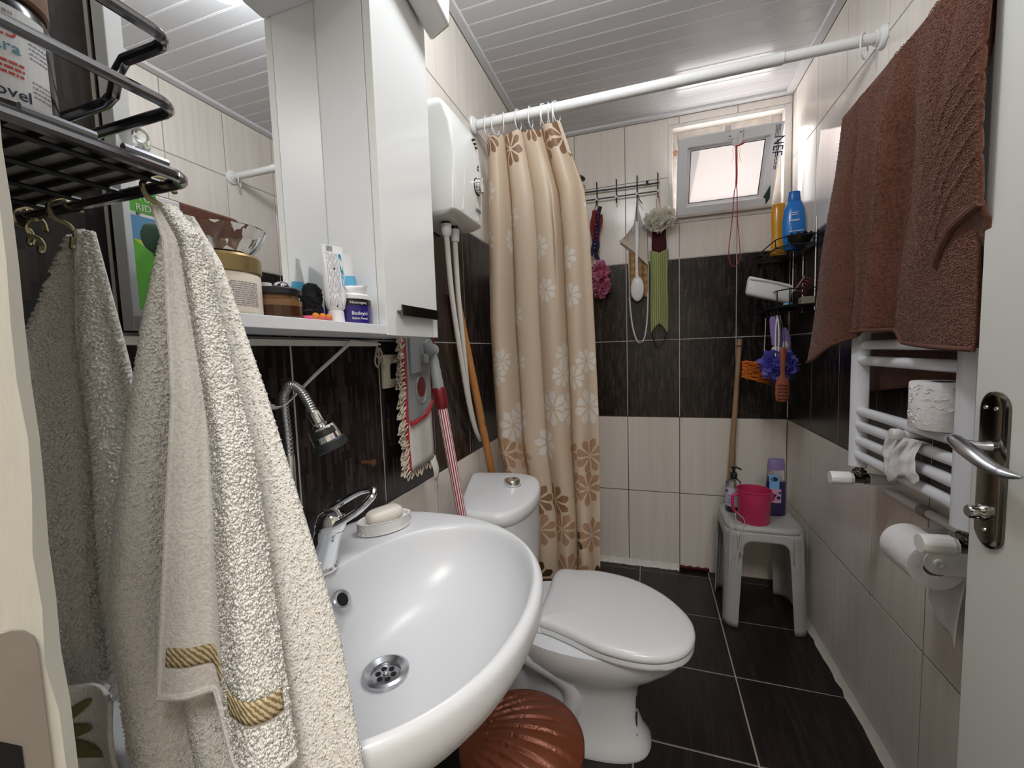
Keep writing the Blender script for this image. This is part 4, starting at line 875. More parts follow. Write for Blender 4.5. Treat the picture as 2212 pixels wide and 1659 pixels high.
def loop(y, z, ang, L):
    d = V3((0, cos(ang), sin(ang))); s = V3((0, -sin(ang), cos(ang))); o_ = V3((.033+rnd.uniform(-.004, .006), y, z)); w2 = rnd.uniform(.003, .0045)
    tube(bm, catmull([o_+s*w2, o_+d*(L*.5)+s*w2*1.1+V3((.003, 0, 0)), o_+d*L+V3((.002, 0, -.002)), o_+d*(L*.5)-s*w2*1.1, o_-s*w2], 3), .0018, 5)
for i in range(97): loop(MY0+.002, .885+.0046*i, pi+rnd.uniform(.05, .75), rnd.uniform(.024, .040))
for i in range(13): loop(MY0+.004+.0092*i, .876+.001*i, -pi/2+rnd.uniform(-.5, .4), rnd.uniform(.014, .026))
o = obj('fringe', bm, 'fringe', mp_, smooth=60); o['kind'] = 'stuff'
bm = NB(); grid(bm, lambda u, v: (.044+.004*sin(v*4), -1.290+.034*u-.006*(1-v)*(u-.5)+.010*(1-v), .826+.064*v-(.008*(1-v)*(1-abs(2*u-1)))), 4, 6); obj('care_tag', bm, 'tape', mp_, solid=.0006)
st = thing('mop_handle', 'red and white striped mop handle with a grey joint and red collar', 'handle', (.1, -1.33, .62))
A0, A1 = V3((.090, -1.337, 1.185)), V3((.158, -1.290, .56)); dv = (A1-A0).normalized()
bm = NB(); tube(bm, [A0+dv*.13, A1], .0128, 26, uv=True); obj('striped_tube', bm, 'stripes', st)
bm = NB(); tube(bm, [A0+dv*.098, A0+dv*.104, A0+dv*.132, A0+dv*.150, A0+dv*.153], [.015, .0172, .0172, .0162, .0145], 20); obj('collar', bm, 'redplastic', st)
bm = NB(); tube(bm, [A0+dv*.012, A0+dv*.022, A0+dv*.03, A0+dv*.05, A0+dv*.053, A0+dv*.078, A0+dv*.081, A0+dv*.10], [.009, .0115, .0128, .0128, .0136, .0136, .0142, .0142], 18)
wa = V3((.25, -.93, .1)).normalized()
for s in (-1, 1): lathe(bm, [(.0145, -.0018), (.016, -.0008), (.016, .0008), (.0145, .0018)], A0+wa*(s*.0105), 20, axis=wa)
obj('joint', bm, 'greyplastic', st)
bm = NB(); lathe(bm, [(.0105, -.0085), (.0105, .0085)], A0, 16, axis=wa); tube(bm, catmull([A0+V3((.004, 0, .008)), A0+V3((.002, .004, .03)), A0+V3((-.02, .008, .06))], 5), .0022, 6); obj('red_cord', bm, 'redplastic', st)
st = thing('wooden_stick', 'orange-brown wooden stick leaning on the left wall behind the white hoses', 'stick', (.1, -.75, 0))
T0, T1 = V3((.016, -1.024, 1.368)), V3((.050, -.850, .730)); dv = (T1-T0); Tb = T0+dv*((1.368-.02)/(1.368-.730))
bm = NB(); tube(bm, [T0, T0+dv*.01, T0+dv*.5, Tb], [.009, .0118, .0135, .0135], 14); obj('stick', bm, 'orangewood', st)
bm = NB(); q = T0+dv*.70+V3((.0135, 0, 0)); tdir = dv.normalized(); sdir = V3((0, 1, 0)); vs_ = [q+tdir*(.012*cos(a))+sdir*(.006*sin(a)) for a in [2*pi*i/14 for i in range(14)]]; tube(bm, vs_, .0008, 5, True); obj('stamp', bm, 'black', st)

# ------------------------------------------------------------------ toilet
to = thing('toilet', 'white close-coupled toilet with its lid down beside the washbasin', 'toilet', (.4, -1.07, 0))
TK = catmull([(.012, -.925, 0), (.070, -.905, 0), (.150, -.893, 0), (.215, -.905, 0), (.262, -.955, 0), (.290, -1.059, 0), (.292, -1.155, 0), (.274, -1.232, 0), (.240, -1.276, 0), (.188, -1.286, 0), (.130, -1.277, 0), (.098, -1.235, 0), (.061, -1.119, 0), (.030, -1.01, 0)], 5, True)
cx_, cy_ = .160, -1.09
def tk(s, z, dx=0): return [(cx_+(p.x-cx_)*s+dx, cy_+(p.y-cy_)*s, z) for p in TK]
bm = NB(); loft(bm, [tk(.78, .375), tk(.86, .40), tk(.90, .48), tk(.945, .62), tk(.955, .705)]); obj('tank', bm, 'ceramic', to, smooth=60)
bm = NB(); loft(bm, [tk(.965, .705), tk(.995, .709), tk(1.0, .722), tk(.992, .735), tk(.965, .7415), tk(.90, .7445), tk(.5, .748), tk(.1, .749)]); tl_ = obj('tank_lid', bm, 'ceramic', to, smooth=60)
bm = NB(); bc = (.197, -1.05, .745); lathe(bm, [(.029, 0), (.029, .003), (.026, .004), (.026, .020), (.0245, .0225), (.016, .0228), (.0155, .0215), (.001, .0215)], bc, 32); obj('flush_button', bm, 'chrome', tl_)
LD = catmull([(.306, -.915, 0), (.37, -.893, 0), (.45, -.882, 0), (.560, -.906, 0), (.655, -.972, 0), (.715, -1.060, 0), (.728, -1.135, 0), (.705, -1.205, 0), (.655, -1.248, 0), (.585, -1.266, 0), (.496, -1.258, 0), (.405, -1.222, 0), (.349, -1.203, 0), (.316, -1.195, 0), (.306, -1.185, 0), (.305, -1.06, 0)], 5, True)
lx, ly = .51, -1.075
def ld(s, z, dx=0, dy=0): return [(lx+(p.x-lx)*s+dx, ly+(p.y-ly)*s+dy, z) for p in LD]
bm = NB(); loft(bm, [ld(.985, .391), ld(1.0, .3925), ld(1.004, .399), ld(.995, .407), ld(.965, .4125), ld(.90, .4155), ld(.6, .420), ld(.2, .4215)]); obj('lid', bm, 'seat', to, smooth=60)
bm = NB(); loft(bm, [ld(.97, .371), ld(.992, .373), ld(.996, .380), ld(.985, .3885), ld(.95, .3895)]); obj('seat', bm, 'seat', to, smooth=60)
def el(z, xb, xf, hw, e=.9, cy=-1.075):
    R_ = []
    for k in range(40):
        a = 2*pi*k/40; c, s = cos(a), sin(a); m = (xb+xf)/2
        R_.append((m+(xf-xb)/2*abs(c)**e*(1 if c > 0 else -1), cy+hw*abs(s)**e*(1 if s > 0 else -1), z))
    return R_
bm = NB(); loft(bm, [el(0, .17, .612, .100, .75), el(.012, .168, .615, .103, .75), el(.03, .18, .600, .092, .8), el(.10, .185, .575, .086), el(.18, .18, .578, .092), el(.225, .175, .60, .108), el(.265, .17, .655, .142), el(.31, .165, .702, .172), el(.35, .16, .720, .183), el(.369, .16, .720, .183)])
for s in (-1, 1):   # the trapway bulges out on both sides
    tube(bm, catmull([(.22, -1.075+s*.135, .33), (.33, -1.075+s*.120, .285), (.385, -1.075+s*.085, .215), (.395, -1.075+s*.073, .14), (.35, -1.075+s*.068, -.0)], 6), [.022, .024, .026, .028, .030]+[.032]*20, 12)
    sphere(bm, (.49, -1.075+s*.128, .290), .05, 16, (1.1, .5, .22))
for s in (-1, 1): tube(bm, catmull([(.20, -1.075+s*.095, .33), (.22, -1.075+s*.075, .18), (.21, -1.075+s*.062, .0)], 6), .045, 12)
obj('bowl', bm, 'ceramic', to, smooth=60)
bm = NB()
for pz, py, L_ in ((.085, -1.10, .05), (.045, -1.11, .03), (.14, -1.09, .035)): box(bm, .572, .5765 if pz < .1 else .578, py-.008, py+.006, pz-L_/2, pz+L_/2)
obj('dirt_mark', bm, 'rubber', to, smooth=0, bevel=.001)

# ------------------------------------------------------------------ copper bin
bn = thing('pedal_bin', 'copper-brown bin with a shell-ribbed lid between washbasin and toilet', 'bin', (.335, -1.45, 0))
bcx, bcy, bR = .335, -1.452, .138
bm = NB(); lathe(bm, [(.105, 0), (.108, .004), (.122, .14), (.130, .265), (.1345, .275), (.1345, .289)], (bcx, bcy, 0), 44); obj('body', bm, 'copper', bn)
ap = V3((bcx-.165, bcy-.045, 0))
def lidz(x, y):
    r = min(1, math.hypot(x-bcx, y-bcy)/bR); a = math.atan2(y-ap.y, x-ap.x); d = math.hypot(x-ap.x, y-ap.y)
    rib = ((a*7.0+.35+d*.9) % 1.0); w = (1-rib)**.7 if rib > .10 else rib/.10
    return .301+.034*(1-r*r)+.0062*w*min(1, d/.10)*(1-r**8)
bm = NB(); N1, N2 = 120, 40; R_ = []
for j in range(1, N2+1):
    r = bR*j/N2; R_.append([(bcx+r*cos(2*pi*k/N1), bcy+r*sin(2*pi*k/N1), lidz(bcx+r*cos(2*pi*k/N1), bcy+r*sin(2*pi*k/N1))) for k in range(N1)])
edge = [[(bcx+(bR+e)*cos(2*pi*k/N1), bcy+(bR+e)*sin(2*pi*k/N1), z) for k in range(N1)] for e, z in ((.003, .298), (.003, .287), (-.002, .286))]
loft(bm, R_+edge, True, False); obj('lid', bm, 'copper', bn, smooth=50)

# ------------------------------------------------------------------ shower rod, rings, curtain
RY, RZ = -.788, 2.014
rd = thing('shower_rod', 'white telescopic shower rod between the two side walls', 'rod', (.6, RY, RZ))
bm = NB(); tube(bm, [(.022, RY, RZ-.002), (1.00, RY, RZ)], .0172, 20); obj('outer_tube', bm, 'white', rd)
bm = NB(); tube(bm, [(.99, RY, RZ), (1.236, RY, RZ)], .0148, 20); obj('inner_tube', bm, 'white', rd)
for x, d in ((1.2438, -1), (.0008, 1)):
    bm = NB(); lathe(bm, [(.030, 0), (.031, .004), (.028, .010), (.0195, .014), (.0195, .020)], (x, RY, RZ), 28, axis=(d, 0, 0)); obj('flange', bm, 'white', rd)
def ring_bm(x, tilt=0):
    bm = NB(); c = V3((x, RY, RZ-.014)); pts = []
    for i in range(24):
        a = 2*pi*i/24; rr = .026+.008*max(0, -sin(a)); pts.append(c+V3((sin(tilt)*cos(a)*rr*.9, cos(tilt)*cos(a)*rr*.9, sin(a)*rr*1.15+.004)))
    tube(bm, pts, .0021, 8, True); return bm
xs = [.056, .090, .121, .177, .223, .260, .272, .289, .303, .317]; proto = None
words = ['leftmost ring', 'second ring from the left', 'third ring from the left', 'fourth ring from the left', 'fifth ring from the left', 'sixth ring from the left', 'fourth ring from the right', 'third ring from the right', 'second ring from the right', 'rightmost ring']
for i, x in enumerate(xs):
    t = thing('curtain_ring', 'white plastic curtain ring, %s holding the curtain on the rod' % words[i], 'ring', (x, RY, RZ), 'curtain rings on the shower rod'); obj('ring', ring_bm(x, .35*sin(i*2.3)), 'white', t)
t = thing('curtain_ring', 'empty white curtain ring by the rod end on the right wall', 'ring', (1.20, RY, RZ), 'curtain rings on the shower rod'); obj('ring', ring_bm(1.198, .7), 'white', t)
cu = thing('shower_curtain', 'beige shower curtain with a flower print bunched at the left of the rod', 'curtain', (.24, RY, .06))
def cur(u, v):                      # u across the cloth, v from hem (0) to top (1)
    z = .06+v*1.898
    x1 = lerp_tab([(0, .436), (.25, .443), (.45, .444), (.6, .436), (.80, .424), (.88, .408), (.94, .372), (1.0, .332)], v)
    x0 = lerp_tab([(0, .115), (.25, .10), (.40, .035), (.65, .018), (.85, .026), (1.0, .036)], v)
    tight = lerp_tab([(0, 0.0), (.8, 0.0), (.9, .5), (1.0, 1.0)], v)
    n = 4.3
    um = u+.030*sin(2*pi*u*2+.7)+.008*sin(2*pi*u*5+v*2)
    if u > .80: pass
    ph = 2*pi*n*um
    amp = lerp_tab([(0, .050), (.5, .046), (.85, .036), (.95, .028), (1, .020)], v)
    damp = 1-.80*max(0, min(1, (u-.84)/.10))*(1-tight*.7)
    zig = sin(ph)*(.75+.35*sin(u*9+.4))
    y = RY-.004+amp*damp*zig-.012*(1-v)*sin(u*3.1)+.006*sin(v*7+u*11)
    xx = x0+(x1-x0)*(um*.86+.14*u)+(.0155+.004*sin(u*17))*cos(ph)*damp*(1-.3*tight)
    pull = .020*tight**2*(.5+.5*cos(2*pi*10*u))*v       # the hem sags between the rings
    fold = .030*exp(-((u-.70)/.03)**2)*exp(-((v-.80)/.10)**2)
    return V3((min(xx, x1), y-fold, z-.5*pull-(.004*sin(u*40) if v > .97 else 0)))
arc = [0.0]                             # printed pattern follows the length of cloth along the folds
for i in range(420): arc.append(arc[-1]+(cur((i+1)/420, .5)-cur(i/420, .5)).length)
bm = NB(); grid(bm, cur, 420, 120, uvf=lambda u, v: (arc[int(round(u*420))], v*1.898)); obj('cloth', bm, 'curtain', cu, smooth=180)
bm = NB(); grid(bm, lambda u, v: V3((cur(1, 1-v*.06).x-.014+.014*u-.004*v, cur(1, 1-v*.06).y-.004, .06+1.898*(1-v*.06)+.012*(1-u))), 3, 6); obj('loose_corner', bm, 'curtain', cu)

# shower head peeping out behind the curtain
shd = thing('hand_shower', 'dark shower head edge peeping out behind the curtain', 'shower head', (.29, -.10, 2.03)); bm = NB(); lathe(bm, [(.002, 0), (.030, .001), (.034, .006), (.030, .014), (.012, .024)], (.283, -.085, 2.032), 24, axis=(.15, -.1, 1)); obj('head', bm, 'rubber', shd)
bm = NB(); tube(bm, catmull([(.278, -.080, 2.056), (.265, -.06, 2.085), (.24, -.03, 2.09), (.225, -.001, 2.08)], 5), .008, 10); obj('arm', bm, 'chrome', shd)

# ------------------------------------------------------------------ towel radiator on the right wall
ra = thing('towel_radiator', 'white ladder towel radiator on the right wall', 'radiator', (1.17, -1.11, .82))
def post(y0, y1):
    bm = NB(); y1, y0 = max(y0, y1), min(y0, y1); pl = [(1.180, y0), (1.180, y1), (1.170, y1), (1.153, y1-.006*(1 if y1 > y0 else -1)), (1.1435, y1-.020*(1 if y1 > y0 else -1)), (1.1435, y0+.020*(1 if y1 > y0 else -1)), (1.153, y0+.006*(1 if y1 > y0 else -1)), (1.170, y0)]
    prism(bm, pl, .824, 1.772, 'z'); return bm
obj('post', post(-.930, -.888), 'paint', ra, bevel=.003); obj('post', post(-1.362, -1.303), 'paint', ra, bevel=.003)
RAILS = [.859, .900, .941, .981, 1.119, 1.161, 1.204, 1.70, 1.74]
for z in RAILS: bm = NB(); tube(bm, [(1.164, -.912, z), (1.164, -1.335, z)], .0126, 16); obj('rail', bm, 'paint', ra)
bm = NB(); lathe(bm, [(.004, 0), (.0115, .0015), (.0125, .004), (.0125, .016), (.0095, .022), (.008, .026), (.010, .030), (.010, .12)], (1.128, -1.148, .962), 24, axis=(1, 0, 0), cap1=False); obj('wall_bracket', bm, 'white', ra)
def valve(name, lab, y, z):
    t = thing(name, lab, 'valve', (1.165, y, z)); n = 40
    bm = NB(); tube(bm, [(1.165, y, z+.034), (1.165, y, z-.002)], .0105, 14); lathe(bm, [(.0135, -.006), (.0165, -.003), (.0165, .003), (.0135, .006)], (1.165, y, z+.019), 18); tube(bm, [(1.148, y, z), (1.176, y, z)], .0125, 14); tube(bm, [(1.176, y, z), (1.186, y, z)], .0150, 6); obj('body', bm, 'darkchrome', t)
    bm = NB(); fl = lambda k, r: r*(1-.05*(k % 5 == 0))
    loft(bm, [[(x, y+cos(2*pi*k/n)*fl(k, r), z+sin(2*pi*k/n)*fl(k, r)) for k in range(n)] for x, r in ((1.150, .0150), (1.144, .0165), (1.142, .0185), (1.100, .0180), (1.096, .0165), (1.0955, .003))]); obj('knob', bm, 'white', t)
    bm = NB(); lathe(bm, [(.0150, 0), (.0165, .002), (.0125, .034), (.011, .057)], (1.186, y, z), 20, axis=(1, 0, 0)); obj('pipe_cover', bm, 'white', t)
valve('radiator_valve', 'white radiator valve knob under the far radiator post', -.921, .793)
valve('radiator_valve', 'white radiator valve knob above the paper roll holder, half behind the door', -1.332, .790)
pi_ = thing('heating_pipe', 'white heating pipe along the right wall under the radiator', 'pipe', (1.228, -1.1, .768)); bm = NB(); tube(bm, [(1.2275, -.93, .764), (1.2275, -1.35, .776)], .0105, 14); obj('pipe', bm, 'pipe', pi_)
bm = NB(); tube(bm, [(1.2275, -1.075, .7682), (1.2275, -1.105, .769)], .0135, 14); obj('pipe_clip', bm, 'plate', pi_)
tp = thing('spare_toilet_roll', 'white embossed toilet roll standing upright on a radiator rail', 'toilet roll', (1.172, -1.246, .993))
bm = NB(); n = 48; loft(bm, [[(1.168+cos(2*pi*k/n)*r, -1.245+sin(2*pi*k/n)*r, z) for k in range(n)] for r, z in ((.019, .9935), (.049, .9935), (.0505, .996), (.0505, 1.084), (.049, 1.087), (.019, 1.087))], False, False); obj('paper', bm, 'paper', tp)
bm = NB(); rnd = random.Random(8); d0 = math.atan2(-2.29+1.245, .6147-1.168)
for i in range(34):
    a = d0+rnd.uniform(-1.3, 1.0); z = rnd.uniform(1.0, 1.08); r = .0508
    tube(bm, [(1.168+r*cos(a+s*.10), -1.245+r*sin(a+s*.10), z+.0035*(1-s*s)*(1 if i % 2 else -1)) for s in (-1, -.5, 0, .5, 1)], .0009, 4)
obj('embossing', bm, 'paper', tp)
tsu = thing('tissue_sheet', 'crumpled white tissue sheet draped over the lower radiator rails', 'tissue', (1.15, -1.15, .9)); bm = NB(); rnd = random.Random(21)
ph_ = [(rnd.uniform(20, 90), rnd.uniform(20, 90), rnd.uniform(0, 6)) for _ in range(7)]
def tis(u, v):
    y = -1.095-.135*u+.012*(1-v); zt = .958; s = (v-.12)
    if v < .22: z = zt-(.22-v)*.15; x = 1.166+(.22-v)*.075
    else: z = zt-(v-.22)*(.135-.035*u+.012*sin(u*9)); x = 1.153-.012*sin((v-.22)*3)
    w = sum(sin(a*u*.35+b*v*.3+c) for a, b, c in ph_)*.0016
    return V3((x+w-.004, y+w*.6-.015*(1-u)*v, z+w*.7))
grid(bm, tis, 26, 22); obj('sheet', bm, 'paper', tsu, solid=.0005, smooth=20)
# paper holder with its roll
hl = thing('paper_holder', 'white bracket holder for the toilet roll on the right wall', 'holder', (1.24, -1.21, .72))
for yy in (-1.262, -1.142):
    bm = NB(); pl = [(1.2438, .700), (1.2438, .752), (1.165, .748)]+[(1.163-.024*sin(a), .724+.024*cos(a)) for a in [pi*i/10 for i in range(11)]]+[(1.17, .700)]
    prism(bm, [(x, z) for x, z in pl], yy-.0012, yy+.0012, 'y'); obj('arm', bm, 'offwhite', hl, bevel=.0006)
bm = NB(); box(bm, 1.2405, 1.2438, -1.265, -1.139, .698, .755); obj('wall_plate', bm, 'offwhite', hl, smooth=0, bevel=.001)
bm = NB(); lathe(bm, [(.0085, 0), (.0085, .004), (.006, .005), (.006, .003), (.001, .003)], (1.163, -1.2632, .724), 18, axis=(0, -1, 0)); tube(bm, [(1.163, -1.2608, .724), (1.163, -1.1432, .724)], .007, 12); obj('spindle', bm, 'offwhite', hl)
rl = thing('toilet_roll', 'white toilet roll hanging on the wall holder with a loose tail', 'toilet roll', (1.163, -1.2, .712))
bm = NB(); n = 48; c_ = (1.163, .712)
loft(bm, [[(c_[0]+cos(2*pi*k/n)*r, y, c_[1]+sin(2*pi*k/n)*r) for k in range(n)] for y, r in ((-1.256, .0205), (-1.2575, .045), (-1.2565, .0475), (-1.1495, .0475), (-1.149, .045), (-1.149, .0205), (-1.256, .0205))], False, False); obj('paper', bm, 'paper', rl, smooth=50)
bm = NB(); grid(bm, lambda u, v: V3((1.163+.0478*cos(v*.6) if v < .25 else 1.2105-.010*sin((v-.25)*2.2)+.008*v*sin(u*3), -1.2525+.100*u-.012*v*u, .712-.006*v-(.165*v*(1.02 if u < .1 else 1)*(1-.30*(u**1.3)*(v**2)))+.010*sin(u*7)*v*v)), 14, 20); obj('paper_tail', bm, 'paper', rl, solid=.0005, smooth=60)

# ------------------------------------------------------------------ brown bath towel over the radiator
bt = thing('bath_towel', 'large brown velour bath towel draped over the radiator', 'towel', (1.15, -1.15, 1.78))
def btf(u, v):
    """u: from the far left edge towards the door; v: 0 back hem, .42 over the top bar, 1 front hem"""
    y = -.880-.555*u
    if v < .38:
        f = v/.38; flare = (1-f)*.105*max(0, 1-u*2.2)
        x = 1.207+.014*(1-f)-.010*sin(u*8)*(1-f); z = 1.775-(1-f)*(.755-.12*u); y = y+flare+.02*(1-f)*u
    elif v < .46:
        f = (v-.38)/.08; x = 1.207-(1.207-1.121)*f; z = 1.775+.018*sin(pi*f)
    else:
        f = (v-.46)/.54
        hem = lerp_tab([(0, 1.112), (.05, 1.125), (.10, 1.165), (.16, 1.196), (.35, 1.199), (.50, 1.196), (.555, 1.190), (.60, 1.168), (.8, 1.160), (1, 1.155)], u)
        z = 1.775-(1.775-hem)*f
        x = 1.121
        left = max(0, 1-u/.16)
        y += left*f*.120*(1 if u < .16 else 0)
        x -= left*f*.030
        g = min(1, f*3)
        x += g*(.026*exp(-((u-.150)/.034)**2) - .012*exp(-((u-.235)/.05)**2)-.010*exp(-((u-.05)/.05)**2))
        ridge = .50-.12*f
        x -= g*(.022*exp(-((u-ridge)/.032)**2)) - g*.018*exp(-((u-ridge-.085)/.045)**2)
        x -= .020*g*max(0, min(1, (u-.62)/.12))
        x += .0035*sin(u*23+f*3)+.003*sin(f*9+u*6)
    return V3((x, y, z))
bm = NB(); grid(bm, btf, 90, 120); obj('towel', bm, 'brown', bt, smooth=180, solid=.007)
# outer end of the towel folded forward: a rolled edge with a dark hollow below it
def ff(u, v):
    y = -1.362-.10*u; zt = 1.775; zb = lerp_tab([(0, 1.300), (.15, 1.322), (.45, 1.352), (1, 1.372)], u); z = zt-(zt-zb)*v
    x = 1.094-.014*sin(pi*min(1, v*1.05))*(1-u*.4)-.008*v+.010*(1-u)**3
    y += .018*(v**1.4)*(1-u)-.020*(1-v)*(1-u)
    band = 0
    for k in range(5):
        c = .44+.095*k+.10*(1-u); band += .0028*exp(-((v-c)/.011)**2)
    return V3((x-band, y, z))
bm = NB(); grid(bm, ff, 24, 90); obj('folded_end', bm, 'brown', bt, smooth=180, solid=.007)
bm = NB(); tube(bm, [ff(u/16, 1) for u in range(17)], .0065, 8); tube(bm, [ff(0, v/20) for v in range(8, 21)], .005, 8); obj('folded_hem', bm, 'brownhem', bt)
def fb(u, v):                       # lower flap seen inside the fold
    p = ff(.03+u*.97, .99); q = V3((1.116, -1.362-.10*u, lerp_tab([(0, 1.245), (.4, 1.20), (1, 1.165)], u)))
    return p.lerp(q, v)+V3((.018*sin(pi*v), 0, 0))
bm = NB(); grid(bm, fb, 14, 16); obj('inner_fold', bm, 'brown', bt, smooth=180, solid=.005)
bm = NB(); tube(bm, [btf(u/60, 1)-V3((.004, 0, .002)) for u in range(0, 61)], .0045, 8); obj('front_hem', bm, 'brownhem', bt)
bm = NB(); tube(bm, [btf(u/40, 0) for u in range(0, 41)], .0048, 8); obj('back_hem', bm, 'brownhem', bt)
# ------------------------------------------------------------------ hook rack on the back wall and what hangs on it
hr = thing('hook_rack', 'black wire hook rack with white tips on the back wall', 'hook rack', (.5, -.02, 1.97))
HX = [.270, .367, .465, .566, .664]
bm = NB(); tube(bm, [(.20, -.024, 1.991), (.672, -.022, 1.984)], .0042, 10); tube(bm, [(.20, -.028, 1.947), (.672, -.026, 1.944)], .0036, 10); obj('bar', bm, 'blackwire', hr)
for i, x in enumerate(HX):
    bm = NB(); tube(bm, catmull([(x, -.030, 2.030), (x, -.026, 2.005), (x, -.024, 1.985), (x, -.026, 1.945), (x, -.030, 1.922), (x, -.042, 1.912), (x, -.052, 1.920), (x, -.055, 1.932)], 5), .0030, 8); h = obj('hook', bm, 'blackwire', hr)
    bm = NB(); sphere(bm, (x, -.031, 2.034), .0058, 10); sphere(bm, (x, -.055, 1.935), .0058, 10); obj('tip', bm, 'white', h)
bm = NB(); tube(bm, [(.614, -.001, 1.995), (.614, -.020, 1.992), (.614, -.021, 2.002)], .006, 8); obj('mount', bm, 'blackwire', hr)
def ruffle(bm, c, R, n, seed, s=(1, 1, 1), petal=.02):
    """net pouf: many curled ruffles of net"""
    rnd = random.Random(seed); c = V3(c)
    for i in range(n):
        d = V3((rnd.gauss(0, 1), rnd.gauss(0, 1), rnd.gauss(0, 1))).normalized(); p = c+V3((d.x*R*s[0], d.y*R*s[1], d.z*R*s[2]))*rnd.uniform(.45, .85)
        a = d.orthogonal().normalized(); b = d.cross(a); r = petal*rnd.uniform(.7, 1.25); ph = rnd.uniform(0, 6); lob = rnd.choice((3, 4, 5)); m = 14
        rg = []
        for j, f in enumerate((.12, .6, 1.0)):
            rg.append([p+(a*cos(2*pi*k/m)+b*sin(2*pi*k/m))*(r*f)+d*(r*(.55*f*f+.32*f*sin(lob*2*pi*k/m+ph))-.2*r) for k in range(m)])
        loft(bm, rg, True, False)
# 1 crocheted red and black bath mitt
t = thing('crochet_strap', 'long red and black crocheted scrubber hanging at the curtain edge', 'scrubber', (.36, -.05, 1.75))
bm = NB(); 
def strip(cx0, cx1, z0, z1, w, th, y, seed):
    rnd = random.Random(seed); P = [(cx0+(cx1-cx0)*f+.004*sin(f*9+seed), y+.004*sin(f*14+seed), z0+(z1-z0)*f) for f in [i/24 for i in range(25)]]
    tube(bm, P, [w*(.75+.25*sin(pi*min(1, i/20+.12)))+rnd.uniform(-.001, .001) for i in range(25)], 10, flat=th)
strip(.352, .347, 1.885, 1.68, .015, .55, -.050, 1); strip(.383, .362, 1.86, 1.70, .014, .5, -.044, 6); obj('red_strip', bm, 'crochet_red', t)
bm = NB(); strip(.386, .340, 1.895, 1.655, .012, .6, -.060, 3); strip(.358, .366, 1.74, 1.63, .015, .6, -.052, 5); obj('black_strip', bm, 'crochet_black', t)
bm = NB(); rnd = random.Random(3)
for i in range(12): f = i/11; sphere(bm, (.378-.030*f+rnd.uniform(-.006, .006), -.070, 1.865-.215*f), rnd.uniform(.003, .006), 8)
obj('violet_stitch', bm, 'violetyarn', t)
bm = NB(); tube(bm, catmull([(.355, -.050, 1.885), (.362, -.054, 1.905), (.367, -.056, 1.915), (.373, -.054, 1.905), (.380, -.052, 1.89)], 5), .0018, 6); obj('loop', bm, 'black', t)
t = thing('bath_pouf', 'pink net bath pouf below the red crochet at the curtain edge', 'pouf', (.37, -.06, 1.52)); bm = NB(); ruffle(bm, (.385, -.062, 1.525), .058, 90, 5, (.72, .6, 2.1), .022); obj('net', bm, 'pinknet', t, smooth=60)
bm = NB(); tube(bm, catmull([(.366, -.056, 1.64), (.352, -.06, 1.60), (.360, -.06, 1.55)], 5), .0022, 6); obj('cord', bm, 'tape', t)
# 2 linen mitt, loofah strap and long white bath brush on the fourth hook
X3 = .566
t = thing('bath_mitt', 'beige linen bath mitt with brown stripes hanging point up', 'mitt', (.56, -.035, 1.7)); bm = NB()
prism(bm, [(.563, 1.905), (.590, 1.80), (.612, 1.762), (.616, 1.585), (.596, 1.605), (.560, 1.645), (.540, 1.665), (.476, 1.722), (.505, 1.745), (.548, 1.795)], -.030, -.020, 'y'); obj('mitt', bm, 'linen', t, bevel=.003)
bm = NB()
for k, w_2 in ((0, .0045), (.011, .0022), (.018, .0016)): d = V3((.72, 0, .70)); s = V3((.70, 0, -.72)); o_ = V3((.494, -.0308, 1.726))+s*k; swatch(bm, [o_+d*.005+s*w_2*0, o_+d*.062, o_+d*.062+s*w_2, o_+d*.005+s*w_2])
obj('stripe', bm, 'brownlid', t, smooth=0)
bm = NB(); prism(bm, [(.584, 1.775), (.600, 1.79), (.618, 1.764), (.602, 1.75)], -.0325, -.0305, 'y'); obj('patch', bm, 'greyprint', t)
t = thing('loofah_strap', 'tan ribbed loofah back strap with long white loops', 'strap', (.57, -.02, 1.5)); bm = NB()
grid(bm, lambda u, v: (.522+.094*u, -.012-.004*sin(v*40)-.003*sin(u*6), 1.432+.232*v), 10, 40); obj('loofah', bm, 'loofah', t, solid=.006)
bm = NB()
def band(pts, w):
    P = catmull(pts, 7); vs = [(bm.verts.new((p.x-w*.9, p.y, p.z-w*.3)), bm.verts.new((p.x+w*.9, p.y-.001, p.z+w*.3))) for p in P]
    for (a, b), (c, d) in zip(vs, vs[1:]): bm.faces.new((a, b, d, c))
band([(.523, -.018, 1.436), (.528, -.022, 1.36), (.538, -.024, 1.28), (.556, -.025, 1.215), (.574, -.026, 1.198), (.592, -.024, 1.215), (.604, -.022, 1.27), (.611, -.020, 1.35), (.614, -.018, 1.45)], .0042)
obj('loop', bm, 'tape', t, solid=.001)
bm = NB(); tube(bm, [(.523, -.018, 1.43), (.521, -.018, 1.67)], .0022, 6); tube(bm, [(.615, -.018, 1.43), (.617, -.018, 1.60)], .0022, 6); obj('edge_binding', bm, 'tape', t)
t = thing('bath_brush', 'long white plastic bath brush hanging by a black cord', 'brush', (X3, -.05, 1.6)); bm = NB()
loft(bm, [[(X3-.002+xo+w*cos(a), -.050+.0045*sin(a), z) for a in [2*pi*i/16 for i in range(16)]] for z, w, xo in ((1.818, .004, 0), (1.812, .0095, 0), (1.79, .0115, 0), (1.70, .0100, -.001), (1.60, .0072, -.003), (1.54, .0075, -.003), (1.53, .012, -.002))]); obj('handle', bm, 'white', t, smooth=60)
